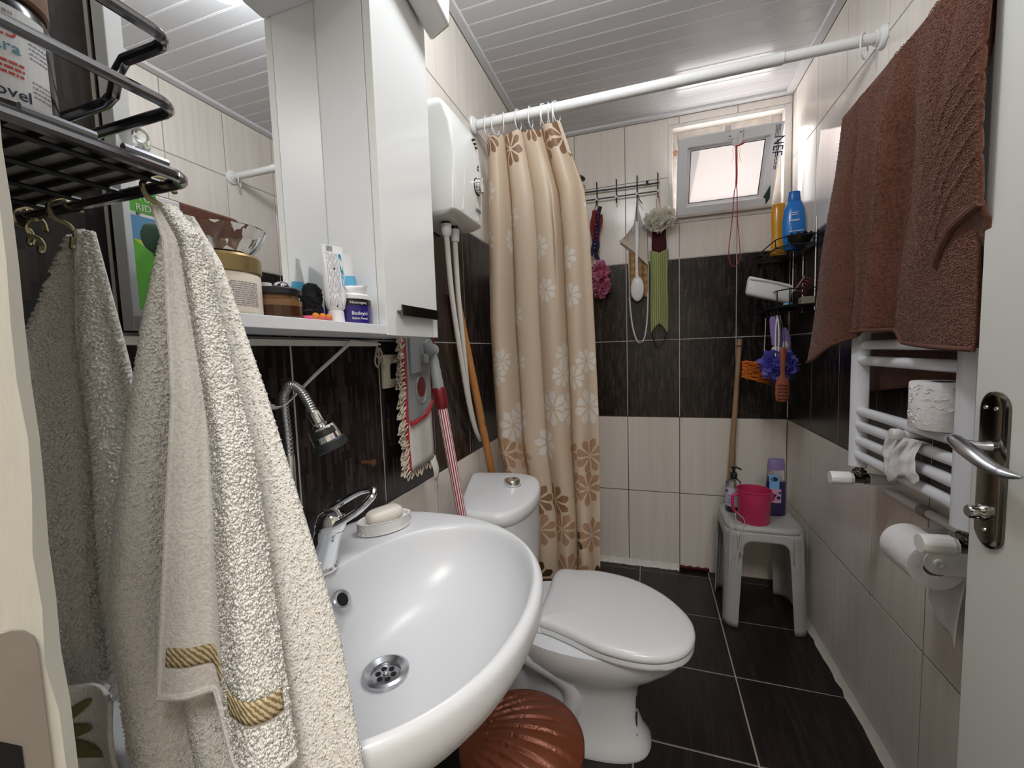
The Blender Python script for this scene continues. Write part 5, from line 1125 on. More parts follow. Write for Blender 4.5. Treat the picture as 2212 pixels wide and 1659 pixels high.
bm = NB(); loft(bm, [[(X3-.003+.033*s*cos(a), -.050+y, 1.470+.063*s*sin(a)) for a in [2*pi*i/36 for i in range(36)]] for s, y in ((.75, .010), (.95, .006), (1.0, 0), (.95, -.005), (.75, -.008), (.2, -.0095))]); obj('head', bm, 'white', t, smooth=60)
bm = NB(); tube(bm, catmull([(X3-.002, -.056, 1.806), (X3-.003, -.058, 1.86), (X3, -.056, 1.915), (X3+.003, -.054, 1.93), (X3+.012, -.054, 1.905), (X3+.024, -.052, 1.885)], 6), .0022, 6); sphere(bm, (X3-.002, -.056, 1.806), .004, 8); obj('cord', bm, 'black', t)
# 3 cream pouf and green knitted scrubber on the fifth hook
t = thing('bath_pouf', 'cream net bath pouf on the last hook beside the window', 'pouf', (.67, -.06, 1.8)); bm = NB(); ruffle(bm, (.672, -.072, 1.795), .062, 80, 9, (1.25, .75, .95), .023); obj('net', bm, 'creamnet', t, smooth=60)
bm = NB()
for s in (-1, 1): tube(bm, catmull([(.664, -.055, 1.92), (.664+.006*s, -.058, 1.89), (.666+.007*s, -.064, 1.84)], 5), .0012, 6)
obj('cord', bm, 'redcord', t)
t = thing('knitted_scrubber', 'green knitted back scrubber with dark red top hanging below the cream pouf', 'scrubber', (.67, -.03, 1.5))
def kn(u, v, z0, z1, w): return (.668+(u-.5)*w*(1+.04*sin(v*7)), -.024-.014*sin(pi*u)-.0015*sin(u*60), z0+(z1-z0)*v)
bm = NB(); grid(bm, lambda u, v: kn(u, v, 1.655-.018*(1-v)*(1-abs(2*u-1)), 1.77, .066), 16, 14); obj('red_top', bm, 'knit_red', t, solid=.004)
bm = NB(); grid(bm, lambda u, v: kn(u, v, 1.245+.048*max(0, 1-abs(2*u-.95)*1.15)**.7, 1.660-.018*(1-abs(2*u-1)), .083), 28, 40); obj('green_body', bm, 'knit_green', t, solid=.004)
bm = NB(); tube(bm, catmull([(.632, -.03, 1.25), (.640, -.03, 1.215), (.650, -.03, 1.18), (.664, -.03, 1.172), (.680, -.03, 1.19), (.695, -.03, 1.215), (.702, -.03, 1.25)], 6), .0022, 6); obj('loop', bm, 'knit_red', t)

# ------------------------------------------------------------------ two-tier wire shelf in the right corner
ws = thing('wire_shelf', 'black two-tier wire shelf in the corner under the window', 'shelf', (1.17, -.2, 1.32))
for z0, gz, x0, ye in ((1.553, .034, 1.103, -.375), (1.320, .062, 1.106, -.395)):
    bm = NB(); fr = [(1.238, -.012, z0), (x0, -.012, z0), (x0, ye+.05, z0), (x0+.03, ye, z0), (1.238, ye, z0)]
    tube(bm, fr, .0026, 8, True)
    for i in range(12): y = -.035-.028*i; tube(bm, [(1.238, y, z0), (max(x0, x0+(.03 if y < ye+.03 else 0)), y, z0), (x0-.001, y, z0+.006)], .0015, 6)
    obj('tray', bm, 'blackwire', ws)
    bm = NB(); tube(bm, [(1.238, -.012, z0+gz), (x0, -.012, z0+gz), (x0, ye+.05, z0+gz), (x0+.03, ye, z0+gz), (1.238, ye, z0+gz)], .0024, 8); 
    for p in ((x0, -.012), (x0, ye+.05), (x0+.03, ye)): tube(bm, [(*p, z0), (*p, z0+gz)], .0022, 6)
    obj('guard_rail', bm, 'blackwire', ws)
bm = NB()
for y in (-.06, -.19, -.33): tube(bm, [(1.2395, y, 1.30), (1.2395, y, 1.66)], .003, 8)
obj('upright', bm, 'chrome', ws)
for i, y in enumerate((-.20, -.26, -.31, -.355)):
    bm = NB(); tube(bm, catmull([(1.108, y, 1.318), (1.106, y, 1.300), (1.104, y-.006, 1.288), (1.096, y-.008, 1.284), (1.090, y-.004, 1.292)], 4), .0016, 6); obj('hook', bm, 'blackwire', ws)
def bottle(name, label, cx, cy, prof, m, capprof, capm, flat=.55, rot=0.0, n=28, z0=1.5565):
    t = thing(name, label, 'bottle', (cx, cy, z0)); bm = NB(); lathe(bm, [(r, z0+z) for r, z in prof], (cx, cy, 0), n, sy=flat, rot=rot); obj('body', bm, m, t, smooth=60)
    if capprof: bm = NB(); lathe(bm, [(r, z0+z) for r, z in capprof], (cx, cy, 0), n, sy=flat*1.1, rot=rot); obj('cap', bm, capm, t, smooth=40)
    return t
bt_ = bottle('shampoo_bottle', 'blue shampoo bottle on the top tier of the wire shelf', 1.190, -.235, [(.030, 0), (.034, .004), (.041, .07), (.041, .12), (.036, .165), (.026, .195), (.022, .197)], 'blue', [(.0215, .197), (.0225, .20), (.0215, .232), (.020, .236), (.003, .238)], 'bluecap', .6, -.1)
bm = NB(); yy = -.262
for a, b, c, d in ((1.170, 1.215, 1.632, 1.648), (1.172, 1.222, 1.600, 1.618)): loft(bm, [[(x, yy-.0005*0+(abs(x-1.19)**2)*9, z) for x, z in ((a, c), (b, c+.004), (b, d+.004), (a, d))] for yy in (-.2605, -.2615)])
obj('print_panel', bm, 'bluelight', bt_)
bm = NB(); label_lines(bm, (1.168, -.2625, 1.668), (1, 0, .05), (0, 0, 1), .034, 1, .01, .006); label_lines(bm, (1.166, -.2625, 1.626), (1, 0, .05), (0, 0, 1), .05, 1, .01, .0035); label_lines(bm, (1.174, -.2625, 1.700), (1, 0, .05), (0, 0, 1), .022, 2, .008, .0035); obj('fine_print', bm, 'whitelabel', bt_)
bottle('shower_gel_bottle', 'yellow waisted bottle behind the blue bottle on the wire shelf', 1.160, -.135, [(.031, 0), (.033, .004), (.028, .05), (.025, .085), (.027, .12), (.029, .16), (.027, .198), (.0265, .218), (.024, .222), (.004, .224)], 'yellow', None, None, .6, -.15)
t = thing('wire_basket', 'small black scalloped plastic basket on the front of the top tier', 'basket', (1.188, -.322, 1.556)); bm = NB(); n = 60
loft(bm, [[(1.188+cos(2*pi*k/n)*r, -.322+sin(2*pi*k/n)*r*.85, 1.557+z+(.004*sin(k*pi/2.5) if z > .03 else 0)) for k in range(n)] for r, z in ((.020, 0), (.030, .006), (.042, .030), (.0465, .042), (.044, .042), (.038, .028), (.022, .006))]); obj('basket', bm, 'black', t)
t = thing('soap_box', 'white plastic box tilted in the lower tier of the wire shelf', 'box', (1.09, -.3, 1.36))
O = V3((1.001, -.300, 1.376)); eL = V3((.163, 0, -.050)); eU = V3((.013, 0, .088)); eD = V3((.010, .075, .004))
bm = NB()
def rr(s, f): # rounded outline of the box across its depth/height, at fraction f along its length
    return [O+eL*f+eU*(.5+s*.5*(abs(sin(a))**.5)*(1 if sin(a) > 0 else -1))+eD*(.5+s*.5*(abs(cos(a))**.5)*(1 if cos(a) > 0 else -1)) for a in [2*pi*i/28 for i in range(28)]]
loft(bm, [rr(.62, 0), rr(.84, .02), rr(.90, .08), rr(.90, .92), rr(.84, .98), rr(.62, 1)]); obj('box', bm, 'white', t, smooth=50)
bm = NB()
for f in (.0, 1.0): pass
tube(bm, catmull([O+eL*.03+eU*.80-eD*.02, O+eL*.5+eU*.86-eD*.02, O+eL*.97+eU*.80-eD*.02], 6), .0028, 8); obj('rim_line', bm, 'white', t)
t = thing('hair_clip', 'dark red claw hair clip in the lower shelf tier beside the white box', 'hair clip', (1.19, -.35, 1.38)); bm = NB()
tube(bm, [(1.165, -.345, 1.375), (1.200, -.345, 1.43)], .006, 8)
for i in range(6): f = i/5; tube(bm, catmull([(1.168+.034*f, -.345, 1.378+.05*f), (1.188+.030*f, -.352, 1.372+.045*f), (1.198+.026*f, -.348, 1.352+.045*f)], 4), .0028, 6)
obj('clip', bm, 'combred', t)
t = thing('pumice_stone', 'beige pumice block lying in the lower shelf tier', 'stone', (1.205, -.335, 1.33)); bm = NB(); prism(bm, [(1.185, -.365), (1.230, -.37), (1.232, -.31), (1.19, -.305)], 1.322, 1.352, 'z'); obj('stone', bm, 'beigeblock', t, bevel=.004)
t = thing('blue_lid', 'small turquoise lid on the front edge of the lower tier', 'lid', (1.13, -.36, 1.325)); bm = NB(); lathe(bm, [(.016, 0), (.017, .003), (.016, .008), (.003, .009)], (1.140, -.362, 1.3225), 20); obj('lid', bm, 'sky', t)
# hanging under the wire shelf
t = thing('sponge_strap', 'lilac sponge strap with cream ends hanging under the wire shelf', 'sponge', (1.10, -.33, 1.2)); bm = NB()
loft(bm, [[(x+dx+w*cos(a), -.335+.010*sin(a), z) for a in [2*pi*i/14 for i in range(14)]] for x, dx, z, w in ((1.098, 0, 1.282, .010), (1.100, 0, 1.272, .018), (1.106, 0, 1.22, .021), (1.112, 0, 1.165, .020))]); loft(bm, [[(x+w*cos(a), -.320+.012*sin(a), z) for a in [2*pi*i/14 for i in range(14)]] for x, z, w in ((1.140, 1.235, .006), (1.146, 1.20, .016), (1.150, 1.14, .017), (1.155, 1.09, .010))]); obj('sponge', bm, 'lilac', t, smooth=60)
bm = NB(); sphere(bm, (1.108, -.336, 1.150), .017, 12, (1, .7, .8)); sphere(bm, (1.140, -.33, 1.16), .016, 12, (1, .7, 1.3)); obj('cream_end', bm, 'creamnet', t)
t = thing('bath_pouf', 'violet-blue net pouf hanging on a white cord under the wire shelf', 'pouf', (1.11, -.34, 1.08)); bm = NB(); ruffle(bm, (1.116, -.335, 1.085), .062, 90, 15, (1.12, .8, 1.0), .024); obj('net', bm, 'violetnet', t, smooth=60)
bm = NB()
for s in (-1, 1): tube(bm, catmull([(1.106, -.352, 1.285), (1.106+.006*s, -.356, 1.22), (1.106+.005*s, -.356, 1.12)], 5), .0026, 6, flat=.5)
obj('cord', bm, 'white', t)
t = thing('net_scrubber', 'orange net scrubber spread behind the violet pouf', 'scrubber', (1.05, -.2, 1.05)); bm = NB(); rnd = random.Random(77)
for i in range(70):
    a0_, b0 = rnd.uniform(-.04, .04), rnd.uniform(-.03, .03)
    P = [(1.012+.105*f+rnd.uniform(-.004, .004), -.205+b0*sin(f*3)+rnd.uniform(-.003, .003), 1.064-.020*f+a0_*(.85+.35*f)+.006*sin(f*16+i)) for f in [j/7 for j in range(8)]]
    tube(bm, catmull(P, 2), .0022, 5)
obj('net', bm, 'orangenet', t)
bm = NB(); tube(bm, [(1.100, -.205, 1.285), (1.098, -.20, 1.18), (1.095, -.202, 1.085)], .0016, 6); obj('cord', bm, 'white', t)
t = thing('wooden_brush', 'small red-brown wooden brush hanging in front of the violet pouf', 'brush', (1.12, -.39, 1.0)); bm = NB()
loft(bm, [[(1.119+w*cos(a), -.385+.007*sin(a), z) for a in [2*pi*i/16 for i in range(16)]] for z, w in ((1.156, .008), (1.152, .0125), (1.12, .0115), (1.06, .009), (1.045, .010), (1.030, .018), (1.015, .0245), (.97, .0255), (.950, .023), (.941, .016), (.940, .004))]); obj('handle', bm, 'brushwood', t, smooth=60)
bm = NB()
for j in range(5): tube(bm, [(1.102+.0042*i, -.393, 1.006-.0135*j+.003*sin(i*1.9)) for i in range(9)], .0013, 5)
obj('wave_slot', bm, 'black', t)
bm = NB()
for s in (-1, 1): tube(bm, [(1.119+.004*s, -.39, 1.15), (1.117+.007*s, -.385, 1.20), (1.112, -.365, 1.285)], .0014, 5)
obj('cord', bm, 'black', t)

# ------------------------------------------------------------------ broom stick, stool and what stands on it
t = thing('broom_stick', 'pale wooden broom stick with a black band leaning on the back wall behind the stool', 'stick', (.97, -.1, 0)); bm = NB()
T0, T1 = V3((1.035, -.014, 1.200)), V3((.984, -.060, .390)); dd = (T1-T0)/(1.2-.39); tube(bm, [T0, T0+dd*.003, T0+dd*.006, T0+dd*.5, T0+dd*1.195], [.007, .0105, .0115, .0125, .0135], 14); obj('stick', bm, 'broomwood', t)
bm = NB(); tube(bm, [T0+dd*.032, T0+dd*.038], .0122, 14); tube(bm, catmull([T0+dd*.035+V3((-.012, -.004, 0)), T0+dd*.05+V3((-.020, -.002, 0)), T0+dd*.085+V3((-.018, 0, 0))], 5), .0012, 5); obj('band', bm, 'black', t)
sx, sy, SH = 1.062, -.282, .43
sl = thing('stool', 'grey plastic stool with four splayed legs in the right corner', 'stool', (sx, sy, 0))
def rsq(h, rc, n=14):
    P = []
    for qx, qy, a0_ in ((1, 1, 0), (-1, 1, pi/2), (-1, -1, pi), (1, -1, 3*pi/2)):
        for i in range(n+1): a = a0_+pi/2*i/n; P.append((qx*(h-rc)+rc*cos(a), qy*(h-rc)+rc*sin(a)))
    return P
bm = NB(); N_ = 14; rings = []
def skirt_z(k, z):          # the arches between the legs
    m = N_+1; s, i = divmod(k, m); d = abs(i-N_/2)/(N_/2)   # 0 at a corner's middle, 1 where the side begins
    return z
rings = [[(sx+p*1, sy+q, z) for p, q in rsq(h, rc)] for h, rc, z in ((.02, .02, .4285), (.10, .06, .4290), (.126, .06, .4295), (.136, .06, .427), (.1405, .06, .420), (.142, .06, .405))]
loft(bm, rings, True, False)
R1 = rings[-1]; m = len(R1)
def skirt(side):
    """arched apron on one side, with rounded shoulders into the legs"""
    c, s = [(1, 0), (0, 1), (-1, 0), (0, -1)][side]; tx, ty = -s, c
    def f(u, v):
        w = (u-.5)*2*.098; zt = .407; arch = .372-.085*(abs(u-.5)*2)**7; z = zt+(arch-zt)*v; o_ = .142+.004*v
        return (sx+c*o_+tx*w, sy+s*o_+ty*w, z)
    grid(bm, f, 24, 5)
for s in range(4): skirt(s)
obj('seat', bm, 'stool', sl, smooth=50, solid=.004)
for qx, qy in ((1, 1), (-1, 1), (-1, -1), (1, -1)):
    bm = NB()
    def lg(u, v):
        z = .408*(1-v); o_ = .142+.010*v; rc = .052-.012*v; ext = .010+.026*max(0, 1-v*5)**1.6
        t_ = u*3
        if t_ < 1: p, q = o_, o_-rc-ext*(1-t_)
        elif t_ < 2: a = pi/2*(t_-1); p, q = o_-rc+rc*cos(a), o_-rc+rc*sin(a)
        else: p, q = o_-rc-ext*(t_-2), o_
        return (sx+qx*p, sy+qy*q, z+.0)
    grid(bm, lg, 30, 18); obj('leg', bm, 'stool', sl, smooth=50, solid=.004)
    bm = NB(); tube(bm, [(sx+qx*(.142-.016+.010*f-.0), sy+qy*(.142-.016+.010*f), .418-.40*f) for f in (0, .05, .3, .6, .97)], [.006, .0075, .007, .006, .004], 8); obj('leg_rib', bm, 'stool', sl.children[-1])
pz = .4298
t = thing('pump_bottle', 'clear hand soap pump bottle with a lilac label at the back left of the stool', 'bottle', (.968, -.330, pz)); px_, py_ = .972, -.250
bm = NB(); lathe(bm, [(.030, pz), (.033, pz+.003), (.033, pz+.118), (.029, pz+.136), (.016, pz+.148), (.012, pz+.150)], (px_, py_, 0), 30); obj('body', bm, 'clear', t, smooth=60)
bm = NB(); lathe(bm, [(.029, pz+.002), (.0315, pz+.004), (.0315, pz+.060)], (px_, py_, 0), 28); obj('liquid', bm, 'darkviolet', t, smooth=60)
def arcpatch(bm, cx, cy, r, a0_, a1_, z0, z1, n=10):
    for i in range(n):
        p, q = a0_+(a1_-a0_)*i/n, a0_+(a1_-a0_)*(i+1)/n
        swatch(bm, [(cx+r*cos(w), cy+r*sin(w), z) for w, z in ((p, z0), (q, z0), (q, z1), (p, z1))])
fa = math.atan2(CAM.y-py_, CAM.x-px_)
bm = NB(); arcpatch(bm, px_, py_, .0333, fa-1.5, fa+1.5, pz+.028, pz+.112, 16); obj('label_panel', bm, 'lilaclabel', t)
bm = NB(); arcpatch(bm, px_, py_, .0336, fa-1.15, fa-.75, pz+.090, pz+.102, 4); arcpatch(bm, px_, py_, .0336, fa+.35, fa+.95, pz+.090, pz+.096, 4); obj('black_mark', bm, 'navy', t)
bm = NB()
for i in range(3): tube(bm, [(px_+.0337*cos(fa-.75+.05*j), py_+.0337*sin(fa-.75+.05*j), pz+.078-.016*i+.004*sin(j*1.3+i)) for j in range(12-2*i)], .0006, 4)
tube(bm, [(px_+.0337*cos(fa-.45+.05*sin(j)), py_+.0337*sin(fa-.45+.05*sin(j)), pz+.04+.005*j) for j in range(9)], .0006, 4); obj('flower_print', bm, 'navy', t)
bm = NB(); lathe(bm, [(.013, pz+.150), (.0145, pz+.152), (.0145, pz+.172), (.013, pz+.175), (.006, pz+.177), (.0055, pz+.192), (.009, pz+.194), (.009, pz+.201), (.002, pz+.203)], (px_, py_, 0), 24); tube(bm, catmull([(px_-.012, py_, pz+.198), (px_, py_, pz+.201), (px_+.016, py_-.004, pz+.198), (px_+.030, py_-.006, pz+.191)], 5), [.0055, .006, .006, .006, .006, .0058, .0055, .005, .0048, .0045, .004, .004, .004, .004, .004, .004], 10, flat=.7); obj('pump', bm, 'black', t)
t = thing('mug', 'pink plastic water mug with a string on its handle at the front of the stool', 'mug', (1.026, -.36, pz)); mx, my = 1.030, -.355
bm = NB(); lathe(bm, [(.057, pz+.0005), (.059, pz+.004), (.064, pz+.132), (.0665, pz+.134), (.0665, pz+.138), (.0625, pz+.139), (.0615, pz+.132), (.056, pz+.006), (.002, pz+.005)], (mx, my, 0), 44); obj('body', bm, 'pink', t)
bm = NB(); tube(bm, catmull([(mx-.060, my-.012, pz+.116), (mx-.080, my-.020, pz+.112), (mx-.084, my-.022, pz+.085), (mx-.078, my-.022, pz+.050), (mx-.060, my-.016, pz+.035)], 6), .0062, 10, flat=1.3); obj('handle', bm, 'pink', t)
bm = NB(); tube(bm, catmull([(mx+.060, my+.010, pz+.120), (mx+.074, my+.012, pz+.117), (mx+.074, my+.012, pz+.095), (mx+.058, my+.008, pz+.090)], 5), .005, 8, flat=1.3); obj('lug', bm, 'pink', t)
bm = NB(); tube(bm, catmull([(mx-.072, my-.026, pz+.045), (mx-.062, my-.050, pz+.040), (mx-.048, my-.058, pz+.028), (mx-.046, my-.064, pz+.008), (mx-.052, my-.072, pz+.002), (mx-.060, my-.082, pz-.02), (mx-.068, my-.090, pz-.07), (mx-.070, my-.092, pz-.095)], 6), .0016, 6)
tube(bm, catmull([(mx-.074, my-.028, pz+.042), (mx-.076, my-.060, pz+.004), (mx-.078, my-.086, pz-.01), (mx-.072, my-.092, pz-.06), (mx-.072, my-.094, pz-.095)], 6), .0016, 6)
tube(bm, catmull([(mx-.070, my-.093, pz-.09), (mx-.062, my-.096, pz-.098), (mx-.056, my-.096, pz-.104)], 4), .0022, 6); tube(bm, catmull([(mx-.072, my-.093, pz-.09), (mx-.080, my-.096, pz-.108), (mx-.084, my-.096, pz-.122)], 4), .0035, 6); obj('string', bm, 'twine', t)
t = thing('softener_bottle', 'clear bottle of violet liquid with a lilac cap at the back right of the stool', 'bottle', (1.135, -.26, pz)); qx_, qy_, ro = 1.135, -.255, .15
def flatb(prof, m, nm, n=30): bm = NB(); lathe(bm, [(r, pz+z) for r, z in prof], (qx_, qy_, 0), n, sy=.58, rot=ro); return obj(nm, bm, m, t, smooth=60)
flatb([(.036, 0), (.040, .004), (.0405, .10), (.037, .16), (.034, .200)], 'clear', 'body'); flatb([(.0345, .002), (.0385, .005), (.039, .10), (.0365, .150), (.001, .1505)], 'violetliquid', 'liquid'); flatb([(.0345, .2003), (.0345, .225), (.032, .243), (.030, .246), (.003, .2465)], 'lilaccap', 'cap')
cr, sr = cos(ro), sin(ro)
def fp(x, z, lift=.0):           # point on the front face of the flat bottle
    yv = -.58*sqrt(max(0, .0405**2-x*x))-.0008-lift; return (qx_+x*cr-yv*sr*0+(-yv*sr if False else 0)-sr*yv, qy_+x*sr+cr*yv, pz+z)
def fpatch(bm, x0, x1, z0, z1, lift=0, n=6):
    for i in range(n): a, b = x0+(x1-x0)*i/n, x0+(x1-x0)*(i+1)/n; swatch(bm, [fp(a, z0, lift), fp(b, z0, lift), fp(b, z1, lift), fp(a, z1, lift)])
bm = NB(); fpatch(bm, -.032, .004, .120, .182); obj('label_panel', bm, 'bluelight', t)
bm = NB(); fpatch(bm, -.032, .012, .060, .120); obj('flower_panel', bm, 'pinklabel', t)
bm = NB()
for i in range(14): swatch(bm, [fp(-.014+.013*cos(a), .163+.0095*sin(a), .0006) for a in [2*pi*k/14 for k in range(14)]]) if i == 0 else None
for x, z, r in ((-.012, .092, .006), (.002, .082, .008), (-.020, .076, .005), (.006, .104, .005)): swatch(bm, [fp(x+r*cos(a), z+r*sin(a), .0006) for a in [2*pi*k/10 for k in range(10)]])
obj('black_mark', bm, 'navy', t)
lettering('CUBELI', .0058, fp(-.0250, .161, .0013), (cr, sr, 0), (0, 0, 1), 'whitelabel', t)
bm = NB(); label_lines(bm, fp(-.028, .142, .0008), (cr, sr, 0), (0, 0, 1), .026, 3, .0075, .0022); obj('fine_print', bm, 'greyprint', t)

# ------------------------------------------------------------------ wire rack beside the door with bottle, hooks and towels
rk = thing('wire_rack', 'chromed black wire rack on the front wall above the hanging towels', 'rack', (.14, -2.11, 1.31))
RX0, RX1, RY0, RY1 = .012, .272, -2.187, -2.047
def rr_path(z, x1=RX1, y1=RY1, rc=.014):
    return [(RX0, y1, z), (x1-rc, y1, z)]+[(x1-rc+rc*sin(a), y1-rc+rc*cos(a), z) for a in (pi/8, pi/4, 3*pi/8, pi/2)]+[(x1, RY0, z)]
bm = NB(); P = rr_path(1.367); tube(bm, P, .0040, 10); P2 = [(RX0, RY1, 1.388), (.190, RY1, 1.388), (.200, RY1, 1.392), (.208, RY1, 1.408), (.218, RY1, 1.4155)]+rr_path(1.416)[1:]; tube(bm, P2, .0043, 10); obj('front_rail', bm, 'rack', rk)
bm = NB(); P = rr_path(1.314, RX1+.004, RY1+.002); tube(bm, P, .0045, 10); tube(bm, [(RX0, RY0+.004, 1.314), (RX1, RY0+.004, 1.314)], .004, 8); obj('bottom_frame', bm, 'rack', rk)
for i in range(8):
    y = RY0+.020+.016*i; bm = NB(); tube(bm, [(RX0, y, 1.320), (RX1-.004, y, 1.320)], .0023, 8); obj('shelf_wire', bm, 'blackwire', rk)
for i in range(5):
    x = .245-.05*i; bm = NB(); tube(bm, [(x, RY0+.004, 1.3165), (x, RY1, 1.3165)], .0022, 8); obj('cross_wire', bm, 'blackwire', rk)
bm = NB(); 
for x in (RX1-.003, .02): tube(bm, [(x, RY0+.006, 1.314), (x, RY0+.006, 1.416)], .0035, 8)
obj('upright', bm, 'rack', rk)
bm = NB()
for a, b in (((RX1+.001, RY0+.05, 1.3215), (RX1+.001, RY0+.085, 1.3215)), ((RX1+.001, RY0+.10, 1.3215), (RX1+.001, RY1-.012, 1.3215))): tube(bm, [a, b], .0030, 8)
obj('weld_bar', bm, 'rack', rk)
bm = NB(); box(bm, .015, RX1-.008, RY0+.012, RY1-.006, 1.3225, 1.3245)
t = thing('rack_tray', 'dark plastic liner lying on the wire rack', 'liner', (.14, -2.12, 1.3225)); obj('liner', bm, 'greyliner', t, smooth=0)
# bottle with a printed label on the rack
t = thing('cologne_bottle', 'dark bottle with red and blue printed label and brown lid on the wire rack', 'bottle', (.218, -2.118, 1.3245)); bx_, by_ = .203, -2.118
bm = NB(); lathe(bm, [(.028, 1.3247), (.0305, 1.327), (.0305, 1.402), (.027, 1.410)], (bx_, by_, 0), 32); obj('body', bm, 'blackbottle', t, smooth=50)
bm = NB(); lathe(bm, [(.029, 1.4102), (.0305, 1.412), (.0305, 1.440), (.028, 1.443), (.002, 1.4435)], (bx_, by_, 0), 32); obj('lid', bm, 'brownlid', t)
fa = math.atan2(CAM.y-by_, CAM.x-bx_)
bm = NB(); arcpatch(bm, bx_, by_, .0309, fa-1.5, fa+1.0, 1.341, 1.400, 24); obj('label_panel', bm, 'whitelabel', t)
for tx, s_, z, m_, da in (('25', .0115, 1.3805, 'redprint', -.02), ('yara', .0100, 1.3715, 'blueprint', -.08), ('Novel', .0100, 1.3435, 'navy', -.10)): wrap_text(tx, s_, bx_, by_, .0309, z, fa+da+.28, m_, t)
bm = NB(); arc_lines(bm, bx_, by_, .0312, fa-.1, fa+.5, 1.3640, 3, .0034, .0018, 5); obj('red_print', bm, 'redprint', t, smooth=0)
bm = NB(); arc_lines(bm, bx_, by_, .0312, fa+.1, fa+.4, 1.3945, 1, .0030, .0022, 9); arc_lines(bm, bx_, by_, .0312, fa+.62, fa+.98, 1.388, 6, .0030, .0010, 6); arc_lines(bm, bx_, by_, .0312, fa+.62, fa+.98, 1.358, 4, .0030, .0010, 7); obj('fine_print', bm, 'greyprint', t, smooth=0)
t = thing('black_bottle', 'round black bottle behind the labelled bottle on the wire rack', 'bottle', (.10, -2.10, 1.3245)); bm = NB(); lathe(bm, [(.030, 1.4), (.034, 1.402), (.034, 1.46), (.03, 1.464), (.002, 1.465)], (.140, -2.105, 0), 32); obj('cap', bm, 'blackbottle', t); bm = NB(); lathe(bm, [(.022, 1.3247), (.0225, 1.33), (.0225, 1.4)], (.140, -2.105, 0), 28); obj('body', bm, 'blackbottle', t)
# clear suction cup on the end of the rail
t = thing('suction_cup', 'clear round suction cup stuck to the mirror edge', 'suction cup', (.03, -1.925, 1.447)); bm = NB()
sc0, sax = V3((.0205, -1.925, 1.447)), V3((1, 0, 0))
lathe(bm, [(.0175, 0), (.0180, .001), (.0150, .004), (.0080, .007), (.0060, .010), (.0075, .0125), (.0075, .016), (.001, .0165)], sc0, 28, axis=sax); obj('cup', bm, 'glass', t)
# S hooks
def shook(name, label, x, z, s=1.0, m='brass'):
    t = thing(name, label, 'hook', (x, RY1, z)); bm = NB(); y = RY1
    P = [(x+.006*s, y+.010*s, z+.0005), (x+.003*s, y+.0085*s, z+.0095), (x, y, z+.0105), (x-.002*s, y-.008*s, z+.004), (x-.002, y-.006*s, z-.006*s), (x+.001, y+.003*s, z-.012*s), (x+.002, y+.006*s, z-.022*s), (x+.006*s, y+.002*s, z-.032*s), (x+.014*s, y-.003*s, z-.034*s), (x+.019*s, y-.004*s, z-.026*s)]
    tube(bm, catmull([V3(p)+V3((0, 0, -.003)) for p in P], 5), .0021, 8); obj('hook', bm, m, t); return t
shook('s_hook', 'brass S hook holding the bright white towel', .240, 1.314); shook('s_hook', 'brass S hook holding the shaded towel further left', .118, 1.314); shook('s_hook', 'bare small S hook nearest to the door jamb', .058, 1.314, .7)
shook('s_hook', 'bare small S hook just left of the shaded towel', .074, 1.302, .6)

# ------------------------------------------------------------------ terry towels
import numpy as np
def pile(fn, count, seed, m, parent, size=.0017, height=.0036, vmin=0.0, vmax=1.0, droop=.5, side=None):
    """loops of the terry: little bent three-sided tufts standing on the cloth"""
    rnd = np.random.RandomState(seed); vs = []; fs = []; e = .004
    n_ok = 0
    for i in range(count):
        u, v = rnd.rand(), vmin+(vmax-vmin)*rnd.rand()
        p = fn(u, v); du = fn(min(1, u+e), v)-fn(max(0, u-e), v); dv_ = fn(u, min(1, v+e))-fn(u, max(0, v-e))
        n = du.cross(dv_)
        if n.length < 1e-12: continue
        n.normalize(); c_ = CAM-p
        if n.dot(c_) < 0: n = -n
        t_ = du.normalized(); b_ = n.cross(t_); s = size*(.7+.6*rnd.rand()); h = height*(.6+.8*rnd.rand()); a0_ = rnd.rand()*6.28
        lean = t_*(rnd.rand()-.5)*h*1.2+V3((0, 0, -droop*h))+b_*(rnd.rand()-.5)*h*.8
        k = len(vs)
        for q in range(3): a = a0_+q*2.094; vs.append(tuple(p+(t_*cos(a)+b_*sin(a))*s-n*.0003))
        for q in range(3): a = a0_+q*2.094; vs.append(tuple(p+n*h*.65+lean*.4+(t_*cos(a)+b_*sin(a))*s*.75))
        vs.append(tuple(p+n*h+lean))
        for q in range(3): r_ = (q+1) % 3; fs += [(k+q, k+r_, k+3+r_, k+3+q), (k+3+q, k+3+r_, k+6)]
    me = bpy.data.meshes.new('pile'); me.from_pydata(vs, [], fs); me.polygons.foreach_set('use_smooth', [True]*len(me.polygons)); me.materials.append(MT[m])
    o = bpy.data.objects.new('pile', me); COL.objects.link(o); adopt(o, parent); o['kind'] = 'stuff'; return o
NRM = V3((.47, -.86, .12)).normalized()
LT = [(0, (.246, -2.047, 1.290)), (.17, (.228, -2.061, 1.205)), (.45, (.203, -2.083, 1.057)), (.59, (.197, -2.091, .984)), (.84, (.215, -2.094, .850)), (1, (.226, -2.094, .760))]
RT = [(0, (.262, -2.042, 1.293)), (.08, (.284, -2.038, 1.254)), (.27, (.318, -2.035, 1.146)), (.48, (.349, -2.035, 1.034)), (.66, (.373, -2.035, .941)), (.85, (.390, -2.037, .844)), (1, (.399, -2.038, .760))]
